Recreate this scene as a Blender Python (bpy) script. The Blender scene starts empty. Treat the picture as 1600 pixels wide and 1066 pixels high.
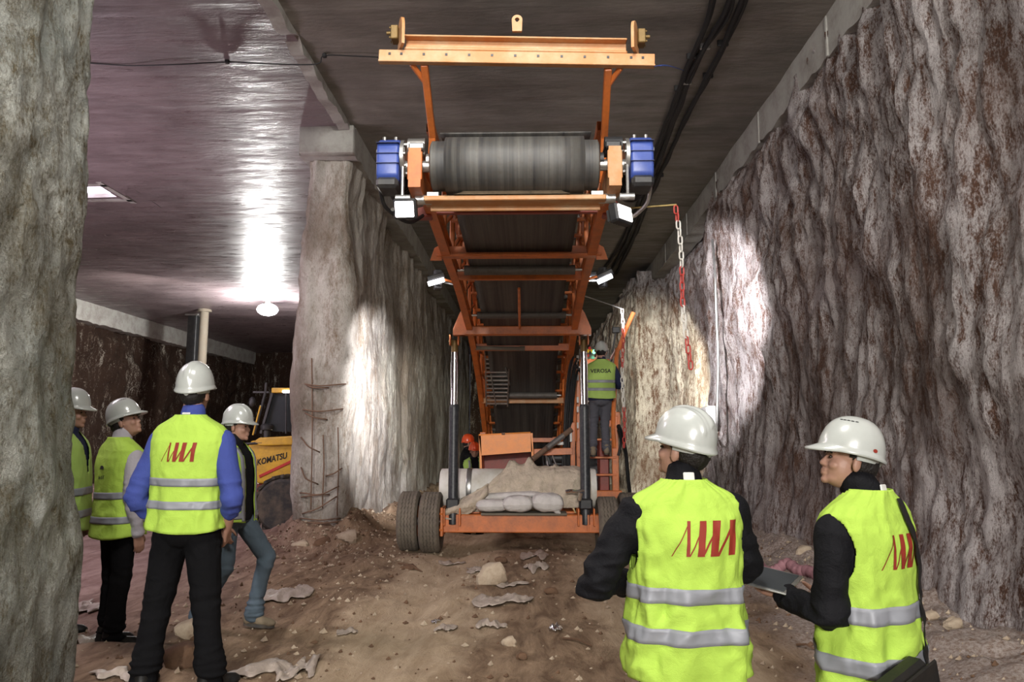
import bpy, math, random
from math import sin, cos, pi, radians, sqrt, atan2, floor, exp
from mathutils import Vector, Matrix, noise, Euler

sc = bpy.context.scene
COL = sc.collection
V = Vector
rnd = random.Random(7)

# ------------------------------------------------------------------ camera
F = 1150.0
CAM = V((0, 0, 1.5))
PITCH = math.atan(147 / F)
YAW = radians(1.39)
cam_d = bpy.data.cameras.new('camera')
cam_d.sensor_width = 36
cam_d.lens = F / 1600 * 36
cam_d.clip_start = 0.05
cam_d.clip_end = 200
cam = bpy.data.objects.new('camera', cam_d)
COL.objects.link(cam)
cam.location = CAM
cam.rotation_euler = (pi / 2 + PITCH, 0, YAW)
sc.camera = cam
CM = Euler((pi / 2 + PITCH, 0, YAW)).to_matrix()

def px(x, y, Y):
    """world point at distance Y down the tunnel, seen at photo pixel x, y"""
    d = CM @ V(((x - 800) / F, (533 - y) / F, -1))
    return CAM + d * (Y / d.y)

# ------------------------------------------------------------------ world, exposure, large lights
w = bpy.data.worlds.new('world')
sc.world = w
w.use_nodes = True
w.node_tree.nodes['Background'].inputs[0].default_value = (0.62, 0.6, 0.66, 1)
w.node_tree.nodes['Background'].inputs[1].default_value = 0.045
sc.view_settings.view_transform = 'Standard'
sc.view_settings.look = 'None'
sc.view_settings.exposure = -0.13
sc.view_settings.gamma = 1.0
sc.view_settings.use_curve_mapping = False

def light(name, kind, loc, power, color=(1, 1, 1), target=None, size=0.3, spot=None, blend=0.5, sizey=None):
    ld = bpy.data.lights.new(name, kind)
    ld.energy = power
    ld.color = color
    if kind == 'AREA':
        ld.size = size
        if sizey:
            ld.shape = 'RECTANGLE'
            ld.size_y = sizey
    else:
        ld.shadow_soft_size = size
    if kind == 'SPOT':
        ld.spot_size = radians(spot)
        ld.spot_blend = blend
    o = bpy.data.objects.new(name, ld)
    COL.objects.link(o)
    o.location = loc
    if target is not None:
        o.rotation_euler = (V(target) - V(loc)).to_track_quat('-Z', 'Y').to_euler()
    return o

# unseen fill added behind the photographer, where the drum shadow puts a light
light('rear_fill', 'AREA', (-1.1, -13.0, 5.0), 1750, (1, .97, .92), (0.2, 8, 1.4), 0.5)
light('rear_fill', 'AREA', (1.5, -10.0, 5.2), 500, (1, .97, .95), (1.0, 8, 1.5), 1.6)
light('rear_fill', 'AREA', (-.3, -11.0, 2.6), 400, (1, .96, .92), (0, 8, .8), 2.4)
light('overhead_fill', 'AREA', (-0.2, 1.6, 5.85), 330, (1, .96, .9), (0, 6.5, 0), 1.3)  # added overhead fill to lift the ground and helmet tops, no fixture there
# hall lamps of the side chamber
light('chamber_light', 'AREA', (-7.0, 6.5, 5.7), 330, (1, .84, .93), (-7.0, 8.0, 0), 2.2)
light('chamber_light', 'AREA', (-8.0, 9.5, 1.9), 260, (1, .84, .93), (-7.0, 11.0, 6), 3.0)
light('chamber_light', 'AREA', (-10.5, 20, 4.8), 110, (1, .93, .85), (-15, 26, 3), 1.0)

# ------------------------------------------------------------------ materials
def N(nt, typ, loc=(0, 0), **kw):
    n = nt.nodes.new(typ)
    for k, v in kw.items():
        setattr(n, k, v)
    return n

def base_mat(name, rough=.6, metal=0, spec=.5, coat=0):
    m = bpy.data.materials.new(name)
    m.use_nodes = True
    nt = m.node_tree
    b = nt.nodes['Principled BSDF']
    b.inputs['Roughness'].default_value = rough
    b.inputs['Metallic'].default_value = metal
    b.inputs['Specular IOR Level'].default_value = spec
    b.inputs['Coat Weight'].default_value = coat
    return m, nt, b

def ramp(nt, fac, stops):
    r = nt.nodes.new('ShaderNodeValToRGB')
    el = r.color_ramp.elements
    while len(el) < len(stops):
        el.new(.5)
    for e, (p, c) in zip(el, stops):
        e.position = p
        e.color = (*c, 1) if len(c) == 3 else c
    nt.links.new(fac, r.inputs[0])
    return r.outputs[0]

def coords(nt, scale=(1, 1, 1), kind='Object', rot=(0, 0, 0)):
    tc = nt.nodes.new('ShaderNodeTexCoord')
    mp = nt.nodes.new('ShaderNodeMapping')
    mp.inputs['Scale'].default_value = scale
    mp.inputs['Rotation'].default_value = rot
    nt.links.new(tc.outputs[kind], mp.inputs[0])
    return mp.outputs[0]

def nz(nt, vec, scale, detail=5, rough=.6, dist=0):
    n = nt.nodes.new('ShaderNodeTexNoise')
    n.inputs['Scale'].default_value = scale
    n.inputs['Detail'].default_value = detail
    n.inputs['Roughness'].default_value = rough
    n.inputs['Distortion'].default_value = dist
    nt.links.new(vec, n.inputs['Vector'])
    return n.outputs[0]

def mix(nt, fac, a, b):
    m = nt.nodes.new('ShaderNodeMix')
    m.data_type = 'RGBA'
    for s, v in ((0, fac), (6, a), (7, b)):
        if hasattr(v, 'is_linked'):
            nt.links.new(v, m.inputs[s])
        elif s == 0:
            m.inputs[0].default_value = v
        else:
            m.inputs[s].default_value = (*v, 1)
    return m.outputs[2]

def mth(nt, op, a, b=None, clamp=False):
    m = nt.nodes.new('ShaderNodeMath')
    m.operation = op
    m.use_clamp = clamp
    for i, v in enumerate((a, b)):
        if v is None:
            continue
        if hasattr(v, 'is_linked'):
            nt.links.new(v, m.inputs[i])
        else:
            m.inputs[i].default_value = v
    return m.outputs[0]

def bump(nt, b, h, strength=.4, dist=.02, prev=None):
    n = nt.nodes.new('ShaderNodeBump')
    n.inputs['Strength'].default_value = strength
    n.inputs['Distance'].default_value = dist
    nt.links.new(h, n.inputs['Height'])
    if prev is not None:
        nt.links.new(prev, n.inputs['Normal'])
    nt.links.new(n.outputs[0], b.inputs['Normal'])
    return n.outputs[0]

def paint(name, col, rough=.45, metal=0, dirt=(.05, .035, .025), amount=.5, scale=6, bmp=.15, spec=.5, coat=0):
    """a painted or plain surface with patches of grime"""
    m, nt, b = base_mat(name, rough, metal, spec, coat)
    v = coords(nt)
    n1 = nz(nt, v, scale, 6, .65)
    n2 = nz(nt, v, scale * 7, 4, .6)
    f = ramp(nt, n1, [(.42, (0, 0, 0)), (.72, (amount,) * 3)])
    c = mix(nt, f, col, dirt)
    c2 = mix(nt, ramp(nt, n2, [(.3, (0, 0, 0)), (.8, (.25,) * 3)]), c, tuple(min(1, k * 1.5 + .02) for k in col))
    nt.links.new(c2, b.inputs['Base Color'])
    bump(nt, b, n2, bmp, .004)
    return m

def plain(name, col, rough=.5, metal=0, spec=.5, coat=0):
    m, nt, b = base_mat(name, rough, metal, spec, coat)
    v = coords(nt)
    n1 = nz(nt, v, 14, 3)
    c = mix(nt, ramp(nt, n1, [(.35, (0, 0, 0)), (.75, (.3,) * 3)]), col, tuple(k * .75 for k in col))
    nt.links.new(c, b.inputs['Base Color'])
    return m

def emit(name, col, strength):
    m, nt, b = base_mat(name)
    b.inputs['Base Color'].default_value = (.8, .8, .8, 1)
    b.inputs['Emission Color'].default_value = (*col, 1)
    b.inputs['Emission Strength'].default_value = strength
    v = coords(nt)
    n1 = nz(nt, v, 5, 1)
    s = mth(nt, 'MULTIPLY_ADD', n1, .1 * strength)
    s.node.inputs[2].default_value = .95 * strength
    nt.links.new(s, b.inputs['Emission Strength'])
    return m

def fabric(name, col, rough=.85, scale=350, var=.3, bmp=.25, spec=.2):
    m, nt, b = base_mat(name, rough, 0, spec)
    v = coords(nt)
    n1 = nz(nt, v, 9, 4)
    n2 = nz(nt, v, scale, 2)
    c = mix(nt, ramp(nt, n1, [(.35, (0, 0, 0)), (.75, (var,) * 3)]), col, tuple(k * .6 for k in col))
    nt.links.new(c, b.inputs['Base Color'])
    h = mth(nt, 'ADD', n2, mth(nt, 'MULTIPLY', nz(nt, v, 16, 4, .55, .6), 5.0))
    bump(nt, b, h, bmp, .006)
    return m

def rock_mat(name, pale, brown, lo=.44, hi=.56, stretch=.28, scale=2.2, rough=.85, second=None, bstr=.9, streak=1.0, spec=.25, stain=None):
    m, nt, b = base_mat(name, rough, 0, spec)
    v = coords(nt, (1, 1, stretch))
    vi = coords(nt)
    big = nz(nt, v, scale * .5, 3, .55, .5)
    mid = nz(nt, v, scale * 2.6, 7, .68, .25)
    fine = nz(nt, coords(nt, (1, 1, .45)), scale * 14, 5, .7)
    grit = nz(nt, vi, 60, 4, .7)
    s = mth(nt, 'ADD', mth(nt, 'MULTIPLY', big, .22), mth(nt, 'ADD', mth(nt, 'MULTIPLY', mid, .43), mth(nt, 'MULTIPLY', fine, .35)))
    f = ramp(nt, s, [(lo, (0, 0, 0)), (hi, (1, 1, 1))])
    pv = mix(nt, ramp(nt, nz(nt, vi, 1.3, 5, .6), [(.4, (0, 0, 0)), (.65, (1, 1, 1))]), pale, second or tuple(k * .72 for k in pale))
    bv = mix(nt, ramp(nt, grit, [(.35, (0, 0, 0)), (.7, (1, 1, 1))]), brown, tuple(k * .45 for k in brown))
    c = mix(nt, f, bv, pv)
    c = mix(nt, ramp(nt, grit, [(.5, (0, 0, 0)), (.8, (.35,) * 3)]), c, tuple(k * .5 for k in brown))
    if stain:
        f2 = ramp(nt, nz(nt, coords(nt, (1, 1, stain[2])), stain[1], 6, .6, .4), [(.48, (0, 0, 0)), (.60, (stain[3],) * 3)])
        c = mix(nt, f2, c, stain[0])
    nt.links.new(c, b.inputs['Base Color'])
    h1 = bump(nt, b, mid, bstr * .6, .09)
    h2 = bump(nt, b, fine, bstr * .8, .035, h1)
    bump(nt, b, grit, bstr * .6, .012, h2)
    return m

M = {}
M['rock_r'] = rock_mat('rock_right', (.66, .61, .605), (.16, .08, .052), .44, .54, .30, 6.0, bstr=1.3, stain=((.13, .075, .055), .8, .5, .55))
M['rock_l'] = rock_mat('rock_near', (.72, .73, .67), (.27, .22, .13), .40, .53, .6, 4.5, second=(.33, .36, .33), bstr=2.0, stain=((.16, .13, .07), 1.7, .6, .5))
M['rock_p'] = rock_mat('rock_pillar', (.60, .57, .52), (.27, .19, .12), .37, .53, .3, 2.4, second=(.42, .39, .34), bstr=1.2, stain=((.17, .125, .09), .9, .45, .7))
M['rock_b'] = rock_mat('rock_brown', (.50, .47, .40), (.05, .026, .016), .54, .60, .16, 2.6, second=(.14, .09, .06), bstr=1.3)
M['conc'] = paint('pale_concrete', (.36, .355, .33), .8, 0, (.14, .11, .09), .7, 3, .5, .3)

def ceiling_mat(name, col, col2, rough=.33):
    m, nt, b = base_mat(name, rough, 0, .6)
    v = coords(nt, (.22, 1, 1))
    vi = coords(nt)
    bands = nz(nt, v, 3.2, 7, .7, .25)
    blot = nz(nt, vi, .8, 5, .6)
    c = mix(nt, ramp(nt, bands, [(.35, (0, 0, 0)), (.68, (1, 1, 1))]), col, col2)
    c = mix(nt, ramp(nt, blot, [(.42, (0, 0, 0)), (.75, (.8,) * 3)]), c, tuple(k * .5 for k in col))
    nt.links.new(c, b.inputs['Base Color'])
    r = ramp(nt, nz(nt, v, 6, 5, .7), [(.35, (rough * .7,) * 3), (.7, (min(1, rough * 1.9),) * 3)])
    nt.links.new(r, b.inputs['Roughness'])
    h = bump(nt, b, bands, .35, .06)
    h = bump(nt, b, nz(nt, v, 22, 5, .65), .35, .02, h)
    # board joints across the slab
    wv = nt.nodes.new('ShaderNodeTexWave')
    wv.bands_direction = 'Y'
    wv.inputs['Scale'].default_value = .13
    wv.inputs['Distortion'].default_value = .6
    nt.links.new(vi, wv.inputs[0])
    bump(nt, b, ramp(nt, wv.outputs[0], [(.0, (0, 0, 0)), (.02, (1, 1, 1))]), .3, .02, h)
    return m
M['ceil_c'] = ceiling_mat('ceiling_concrete', (.17, .155, .135), (.27, .25, .225), .5)
M['ceil_l'] = ceiling_mat('ceiling_concrete_wet', (.155, .118, .125), (.22, .175, .185), .34)

def ground_mat():
    m, nt, b = base_mat('dirt_ground', .9, 0, .25)
    v = coords(nt)
    sep = nt.nodes.new('ShaderNodeSeparateXYZ')
    nt.links.new(v, sep.inputs[0])
    X, Yc = sep.outputs[0], sep.outputs[1]
    n0 = nz(nt, v, .9, 6, .62, .4)
    n1 = nz(nt, coords(nt, (2.0, .6, 1)), 3.2, 7, .7, .6)
    n2 = nz(nt, v, 38, 6, .75)
    brown = mix(nt, ramp(nt, n1, [(.38, (0, 0, 0)), (.62, (1, 1, 1))]), (.135, .084, .05), (.32, .225, .145))
    tan = mix(nt, ramp(nt, n1, [(.35, (0, 0, 0)), (.65, (1, 1, 1))]), (.36, .265, .17), (.52, .405, .28))
    # packed pale wheel tracks either side of the centre line of the machine
    xx = mth(nt, 'ADD', X, mth(nt, 'MULTIPLY', mth(nt, 'SUBTRACT', n0, .5), 1.1))
    d1 = mth(nt, 'ABSOLUTE', mth(nt, 'SUBTRACT', xx, -.98))
    d2 = mth(nt, 'ABSOLUTE', mth(nt, 'SUBTRACT', xx, 1.05))
    dm = mth(nt, 'MINIMUM', d1, d2)
    f = ramp(nt, dm, [(.38, (1, 1, 1)), (.60, (0, 0, 0))])
    c = mix(nt, f, brown, tan)
    # wall foot: whitish rubble fallen from the walls
    e = mth(nt, 'SUBTRACT', mth(nt, 'ADD', X, mth(nt, 'MULTIPLY', mth(nt, 'SUBTRACT', n0, .5), 2.0)), 1.55)
    c = mix(nt, ramp(nt, e, [(.05, (0, 0, 0)), (.6, (1, 1, 1))]), c, mix(nt, ramp(nt, n2, [(.4, (0, 0, 0)), (.6, (1, 1, 1))]), (.20, .14, .11), (.37, .32, .29)))
    # side chamber floor: the lamps' pinkish tint is put into the dirt colour
    l = ramp(nt, mth(nt, 'MULTIPLY_ADD', X, -.5), [(.0, (0, 0, 0)), (1, (1, 1, 1))])
    l.node.inputs[0].links[0].from_node.inputs[2].default_value = -1.25
    c = mix(nt, l, c, mix(nt, ramp(nt, n1, [(.4, (0, 0, 0)), (.65, (1, 1, 1))]), (.21, .125, .11), (.36, .25, .225)))
    # gritty specks
    c = mix(nt, ramp(nt, n2, [(.62, (0, 0, 0)), (.75, (.6,) * 3)]), c, (.42, .36, .29))
    c = mix(nt, ramp(nt, n2, [(.25, (.7,) * 3), (.40, (0, 0, 0))]), c, (.06, .03, .018))
    nt.links.new(c, b.inputs['Base Color'])
    h = bump(nt, b, n1, .7, .05)
    bump(nt, b, n2, .8, .018, h)
    return m
M['ground'] = ground_mat()

OR = (.58, .155, .03)
M['orange'] = paint('orange_paint', OR, .42, 0, (.16, .06, .03), .65, 5)
M['orange_pale'] = paint('dusty_orange_paint', (.45, .205, .075), .6, 0, (.50, .40, .26), .7, 5, .4)
M['orange_hood'] = paint('bright_orange_paint', (.80, .26, .045), .45, 0, (.5, .2, .08), .5, 9)
M['belt'] = None
def belt_mat():
    m, nt, b = base_mat('rubber_belt', .55, 0, .45)
    v = coords(nt, (7, .12, .12))
    n1 = nz(nt, v, 2.2, 6, .7)
    n2 = nz(nt, coords(nt), 26, 4, .6)
    c = mix(nt, ramp(nt, n1, [(.35, (0, 0, 0)), (.65, (1, 1, 1))]), (.020, .020, .024), (.10, .097, .088))
    c = mix(nt, ramp(nt, n2, [(.45, (0, 0, 0)), (.7, (.5,) * 3)]), c, (.06, .05, .04))
    nt.links.new(c, b.inputs['Base Color'])
    bump(nt, b, n1, .15, .01)
    return m
M['belt'] = belt_mat()
M['rubber'] = paint('tyre_rubber', (.035, .034, .033), .8, 0, (.17, .13, .09), .9, 5, .4)
M['tread_dust'] = paint('dusty_tyre', (.15, .125, .095), .9, 0, (.03, .027, .025), .6, 7, .4)
M['black'] = paint('black_paint', (.012, .013, .015), .5, 0, (.09, .08, .07), .35, 9)
M['cylblack'] = paint('black_cylinder_paint', (.014, .016, .02), .4, 0, (.13, .13, .13), .35, 30)
M['steel'] = paint('grey_steel', (.45, .45, .44), .35, .85, (.12, .09, .07), .5, 12)
M['roller'] = paint('dull_roller', (.11, .10, .09), .6, .3, (.05, .04, .03), .6, 12)
M['chrome'] = plain('chrome', (.85, .85, .86), .12, 1)
M['bronze'] = paint('dirty_bronze', (.16, .10, .03), .5, .4, (.05, .03, .01), .5, 20)
M['blue'] = paint('blue_gear_paint', (.035, .07, .30), .38, 0, (.02, .03, .1), .3, 8, .1, .6)
M['cable'] = plain('black_cable', (.01, .01, .011), .6)
M['lamp_w'] = emit('lamp_glass', (1, .90, .86), 9)
M['lamp_c'] = emit('tube_glass', (.95, .95, 1), 8)
M['lamp_hot'] = emit('hot_lamp_glass', (1, 1, .98), 60)
M['white'] = paint('white_plastic', (.62, .62, .60), .45, 0, (.3, .27, .22), .5, 5)
M['pvc'] = paint('white_pipe_plastic', (.70, .68, .63), .5, 0, (.40, .32, .2), .6, 3)
M['tarp'] = fabric('dirty_canvas', (.60, .51, .40), .9, 60, .8, 1.0)
M['sack'] = fabric('white_sack', (.68, .65, .62), .8, 120, .5, .5)
M['plastic'] = fabric('torn_plastic_sheet', (.37, .31, .26), .5, 50, .6, .5, .5)
M['foil'] = plain('crumpled_foil', (.8, .8, .8), .25, 1)
M['stone'] = paint('pale_stone', (.38, .31, .23), .9, 0, (.16, .10, .06), .8, 7, .6, .2)
M['stone_d'] = paint('brown_clod', (.13, .075, .045), .95, 0, (.05, .03, .02), .8, 9, .6, .2)
M['rust'] = paint('rusty_steel', (.17, .10, .065), .85, .2, (.07, .045, .03), .7, 20, .4)
M['hose'] = fabric('pink_hose', (.33, .17, .19), .7, 60, .5, .4)
M['red'] = paint('red_plastic', (.50, .03, .02), .5, 0, (.2, .05, .04), .3, 9)
M['chainwhite'] = plain('white_plastic_link', (.62, .60, .56), .5)
M['chainred'] = plain('red_plastic_link', (.42, .05, .04), .5)
M['pole'] = paint('brass_rod', (.40, .30, .12), .5, .4, (.1, .07, .03), .4, 12)
M['yellow'] = paint('yellow_machine_paint', (.62, .36, .03), .4, 0, (.2, .12, .05), .5, 4)
M['glass'] = plain('cab_glass', (.045, .05, .055), .08, 0, .8)
M['brownred'] = paint('dark_red_paint', (.25, .04, .025), .5)
M['wood'] = paint('pale_post', (.15, .13, .10), .85, 0, (.16, .12, .08), .6, 4, .5)
# people
M['skin'] = plain('skin', (.36, .20, .145), .5, 0, .4)
M['hivis'] = fabric('yellow_green_vest_fabric', (.40, .60, .085), .8, 260, .2, .3)
M['hivis_old'] = fabric('worn_green_vest_fabric', (.36, .52, .13), .8, 260, .25, .22)
M['band'] = plain('reflective_band', (.25, .26, .29), .5, .1, .4)
M['helmet'] = plain('white_helmet_plastic', (.42, .44, .42), .24, 0, .5, .4)
M['helmet_r'] = plain('orange_red_helmet_plastic', (.75, .085, .02), .3, 0, .5, .3)
M['blackcloth'] = fabric('black_cloth', (.007, .007, .008), .95, 220, .3, .3, .08)
M['blackjacket'] = fabric('black_jacket', (.006, .006, .008), .75, 160, .3, .35, .15)
M['navy'] = fabric('navy_cloth', (.018, .022, .055), .85, 200)
M['blueshirt'] = fabric('blue_shirt', (.045, .066, .26), .8, 220, .25)
M['greyshirt'] = fabric('pale_grey_shirt', (.40, .38, .42), .85, 220, .25)
M['jeans'] = fabric('blue_grey_denim', (.085, .115, .145), .9, 260, .5)
M['greytrouser'] = fabric('grey_trousers', (.085, .085, .10), .9, 200)
M['hair'] = fabric('dark_hair', (.012, .009, .008), .6, 180, .5, .7, .4)
M['leather'] = paint('black_leather', (.008, .008, .008), .5, 0, (.04, .03, .02), .3, 14, spec=.25)
M['tanshoe'] = paint('dusty_tan_shoe', (.19, .15, .10), .8, 0, (.14, .1, .06), .5, 14)
M['logo'] = plain('dark_red_print', (.24, .02, .008), .7)
M['print'] = plain('black_print', (.01, .01, .01), .7)
M['eye'] = plain('eye', (.03, .02, .015), .2)

# ------------------------------------------------------------------ mesh helpers
WORLD = {}

class MB:
    def __init__(s):
        s.v, s.f, s.m = [], [], []
        s.mi = 0
    def add(s, vs, fs):
        n = len(s.v)
        s.v += [V(p) for p in vs]
        s.f += [[i + n for i in f] for f in fs]
        s.m += [s.mi] * len(fs)
        return s
    def box(s, c, size, R=None, bev=0):
        hx, hy, hz = size[0] / 2, size[1] / 2, size[2] / 2
        b = min(bev, hx * .9, hy * .9, hz * .9)
        c = V(c)
        if b <= 0:
            vs = [V((x, y, z)) for x in (-hx, hx) for y in (-hy, hy) for z in (-hz, hz)]
            fs = [(0, 1, 3, 2), (4, 6, 7, 5), (0, 4, 5, 1), (2, 3, 7, 6), (0, 2, 6, 4), (1, 5, 7, 3)]
        else:
            vs, idx = [], {}
            for sx in (-1, 1):
                for sy in (-1, 1):
                    for sz in (-1, 1):
                        for a in range(3):
                            p = [sx * (hx - b), sy * (hy - b), sz * (hz - b)]
                            p[a] = (sx * hx, sy * hy, sz * hz)[a]
                            idx[(sx, sy, sz, a)] = len(vs)
                            vs.append(V(p))
            fs = []
            for a in range(3):
                o = [k for k in range(3) if k != a]
                for sg in (-1, 1):
                    q = []
                    for u, w_ in ((-1, -1), (1, -1), (1, 1), (-1, 1)):
                        k = [0, 0, 0]
                        k[a] = sg; k[o[0]] = u; k[o[1]] = w_
                        q.append(idx[(*k, a)])
                    fs.append(q)
            for a in range(3):
                o = [k for k in range(3) if k != a]
                for u in (-1, 1):
                    for w_ in (-1, 1):
                        k1 = [0, 0, 0]; k1[a] = -1; k1[o[0]] = u; k1[o[1]] = w_
                        k2 = list(k1); k2[a] = 1
                        fs.append([idx[(*k1, o[0])], idx[(*k2, o[0])], idx[(*k2, o[1])], idx[(*k1, o[1])]])
            for sx in (-1, 1):
                for sy in (-1, 1):
                    for sz in (-1, 1):
                        fs.append([idx[(sx, sy, sz, a)] for a in range(3)])
        if R is not None:
            vs = [R @ p for p in vs]
        return s.add([p + c for p in vs], fs)
    def beam(s, p0, p1, wd, ht, up=(0, 0, 1), bev=.006):
        """box beam between two points"""
        p0, p1 = V(p0), V(p1)
        d = p1 - p0
        z = V(up)
        y = d.normalized()
        x = y.cross(z)
        if x.length < 1e-4:
            x = V((1, 0, 0))
        x.normalize()
        z = x.cross(y)
        R = Matrix((x, y, z)).transposed()
        return s.box((p0 + p1) / 2, (wd, d.length, ht), R, bev)
    def chan(s, p0, p1, ht, dp, t=.012, up=(0, 0, 1), side=1):
        """open channel section (web + two flanges)"""
        p0, p1 = V(p0), V(p1)
        d = (p1 - p0)
        y = d.normalized(); z = V(up); x = y.cross(z).normalized() * side; z = V(up)
        R = Matrix((x, y, x.cross(y))).transposed()
        c = (p0 + p1) / 2
        s.box(c, (t, d.length, ht), R, .002)
        s.box(c + x * dp / 2 + z * (ht / 2 - t / 2), (dp, d.length, t), R, .002)
        return s.box(c + x * dp / 2 - z * (ht / 2 - t / 2), (dp, d.length, t), R, .002)
    def cyl(s, p0, p1, r0, r1=None, n=20, cap=True):
        r1 = r0 if r1 is None else r1
        p0, p1 = V(p0), V(p1)
        d = (p1 - p0).normalized()
        x = d.orthogonal().normalized(); y = d.cross(x)
        vs = []
        for p, r in ((p0, r0), (p1, r1)):
            vs += [p + (x * cos(2 * pi * i / n) + y * sin(2 * pi * i / n)) * r for i in range(n)]
        fs = [(i, (i + 1) % n, n + (i + 1) % n, n + i) for i in range(n)]
        if cap:
            fs += [list(range(n))[::-1], list(range(n, 2 * n))]
        return s.add(vs, fs)
    def lathe(s, prof, c=(0, 0, 0), axis='z', n=32, R=None):
        vs, fs = [], []
        c = V(c)
        for r, h in prof:
            for i in range(n):
                a = 2 * pi * i / n
                p = {'z': V((r * cos(a), r * sin(a), h)), 'x': V((h, r * cos(a), r * sin(a))), 'y': V((r * cos(a), h, r * sin(a)))}[axis]
                vs.append((R @ p if R is not None else p) + c)
        for k in range(len(prof) - 1):
            for i in range(n):
                fs.append((k * n + i, k * n + (i + 1) % n, (k + 1) * n + (i + 1) % n, (k + 1) * n + i))
        if prof[0][0] > 1e-6:
            fs.append(list(range(n))[::-1])
        if prof[-1][0] > 1e-6:
            fs.append([(len(prof) - 1) * n + i for i in range(n)])
        return s.add(vs, fs)
    def tube(s, pts, r, n=8, closed=False, cap=True):
        pts = [V(p) for p in pts]
        L = len(pts)
        rs = r if isinstance(r, (list, tuple)) else [r] * L
        vs, fs = [], []
        prev = None
        for i, p in enumerate(pts):
            a = pts[(i - 1) % L] if (closed or i > 0) else p
            b = pts[(i + 1) % L] if (closed or i < L - 1) else p
            d = (b - a).normalized()
            x = (d.orthogonal() if prev is None else prev - d * prev.dot(d)).normalized()
            prev = x
            y = d.cross(x)
            vs += [p + (x * cos(2 * pi * k / n) + y * sin(2 * pi * k / n)) * rs[i] for k in range(n)]
        for i in range(L if closed else L - 1):
            j = (i + 1) % L
            for k in range(n):
                fs.append((i * n + k, i * n + (k + 1) % n, j * n + (k + 1) % n, j * n + k))
        if cap and not closed:
            fs += [list(range(n))[::-1], [(L - 1) * n + k for k in range(n)]]
        return s.add(vs, fs)
    def prism(s, poly, t, o=(0, 0, 0), u=(1, 0, 0), v=(0, 0, 1)):
        """2-D outline extruded by t along u x v (centred)"""
        o, u, v = V(o), V(u), V(v)
        w_ = u.cross(v).normalized() * t / 2
        n = len(poly)
        vs = [o + u * a + v * b - w_ for a, b in poly] + [o + u * a + v * b + w_ for a, b in poly]
        fs = [list(range(n))[::-1], list(range(n, 2 * n))] + [(i, (i + 1) % n, n + (i + 1) % n, n + i) for i in range(n)]
        return s.add(vs, fs)
    def ell(s, c, r, R=None, nu=20, nv=12):
        c = V(c)
        vs, fs = [], []
        for j in range(1, nv):
            a = pi * j / nv
            for i in range(nu):
                b = 2 * pi * i / nu
                p = V((r[0] * sin(a) * cos(b), r[1] * sin(a) * sin(b), r[2] * cos(a)))
                vs.append((R @ p if R is not None else p) + c)
        for q in (V((0, 0, r[2])), V((0, 0, -r[2]))):
            vs.append((R @ q if R is not None else q) + c)
        t, bt = len(vs) - 2, len(vs) - 1
        for j in range(nv - 2):
            for i in range(nu):
                fs.append((j * nu + i, (j + 1) * nu + i, (j + 1) * nu + (i + 1) % nu, j * nu + (i + 1) % nu))
        for i in range(nu):
            fs.append((t, i, (i + 1) % nu))
            fs.append((bt, (nv - 2) * nu + (i + 1) % nu, (nv - 2) * nu + i))
        return s.add(vs, fs)
    def caps(s, p0, p1, r0, r1, n=16):
        """closed tapered capsule"""
        p0, p1 = V(p0), V(p1)
        d = (p1 - p0)
        L = max(d.length, 1e-4)
        d = d.normalized()
        x = d.orthogonal().normalized(); y = d.cross(x)
        prof = [(r0 * sin(a), -r0 * cos(a)) for a in (.35, .8, 1.2)] + [(r0, 0), (r1, L)] + [(r1 * cos(a), L + r1 * sin(a)) for a in (.4, .8, 1.2)]
        vs, fs = [], []
        for r, h in prof:
            vs += [p0 + d * h + (x * cos(2 * pi * i / n) + y * sin(2 * pi * i / n)) * r for i in range(n)]
        m = len(prof)
        for k in range(m - 1):
            for i in range(n):
                fs.append((k * n + i, k * n + (i + 1) % n, (k + 1) * n + (i + 1) % n, (k + 1) * n + i))
        fs += [list(range(n))[::-1], [(m - 1) * n + i for i in range(n)]]
        return s.add(vs, fs)
    def grid(s, rows, closed=False):
        nr, nc = len(rows), len(rows[0])
        vs = [p for r in rows for p in r]
        fs = []
        for i in range(nr - 1):
            for j in range(nc if closed else nc - 1):
                k = (j + 1) % nc
                fs.append((i * nc + j, i * nc + k, (i + 1) * nc + k, (i + 1) * nc + j))
        return s.add(vs, fs)
    def mesh(s, name, off=V((0, 0, 0)), smooth=35):
        me = bpy.data.meshes.new(name)
        me.from_pydata([p - off for p in s.v], [], s.f)
        if any(s.m):
            me.polygons.foreach_set('material_index', s.m)
        me.update()
        if smooth:
            me.polygons.foreach_set('use_smooth', [True] * len(me.polygons))
            if smooth < 180:
                me.set_sharp_from_angle(angle=radians(smooth))
        return me

def link(name, me, mats, parent=None):
    o = bpy.data.objects.new(name, me)
    COL.objects.link(o)
    for m in (mats if isinstance(mats, (list, tuple)) else [mats]):
        me.materials.append(M[m] if isinstance(m, str) else m)
    if parent is not None:
        o.parent = parent
    return o

def root_of(o):
    while o.parent:
        o = o.parent
    return o

def obj(name, mb, mats, parent=None, smooth=35, base=None, fix=True):
    """mb in world coordinates when the root was made by thing(); origin goes to the root's base"""
    off = V((0, 0, 0))
    if parent is not None:
        r = root_of(parent)
        off = V(r.location) if r.name in WORLD else off
    elif base is not None:
        off = V(base)
    o = link(name, mb.mesh(name, off, smooth), mats, parent)
    if fix and len(mb.f) < 60000:
        recalc(o.data)
    if parent is None and base is not None:
        o.location = off
    if parent is None:
        WORLD[o.name] = 1
    return o

import bmesh
def recalc(me):
    bm = bmesh.new(); bm.from_mesh(me)
    bmesh.ops.recalc_face_normals(bm, faces=bm.faces)
    bm.to_mesh(me); bm.free()

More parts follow.
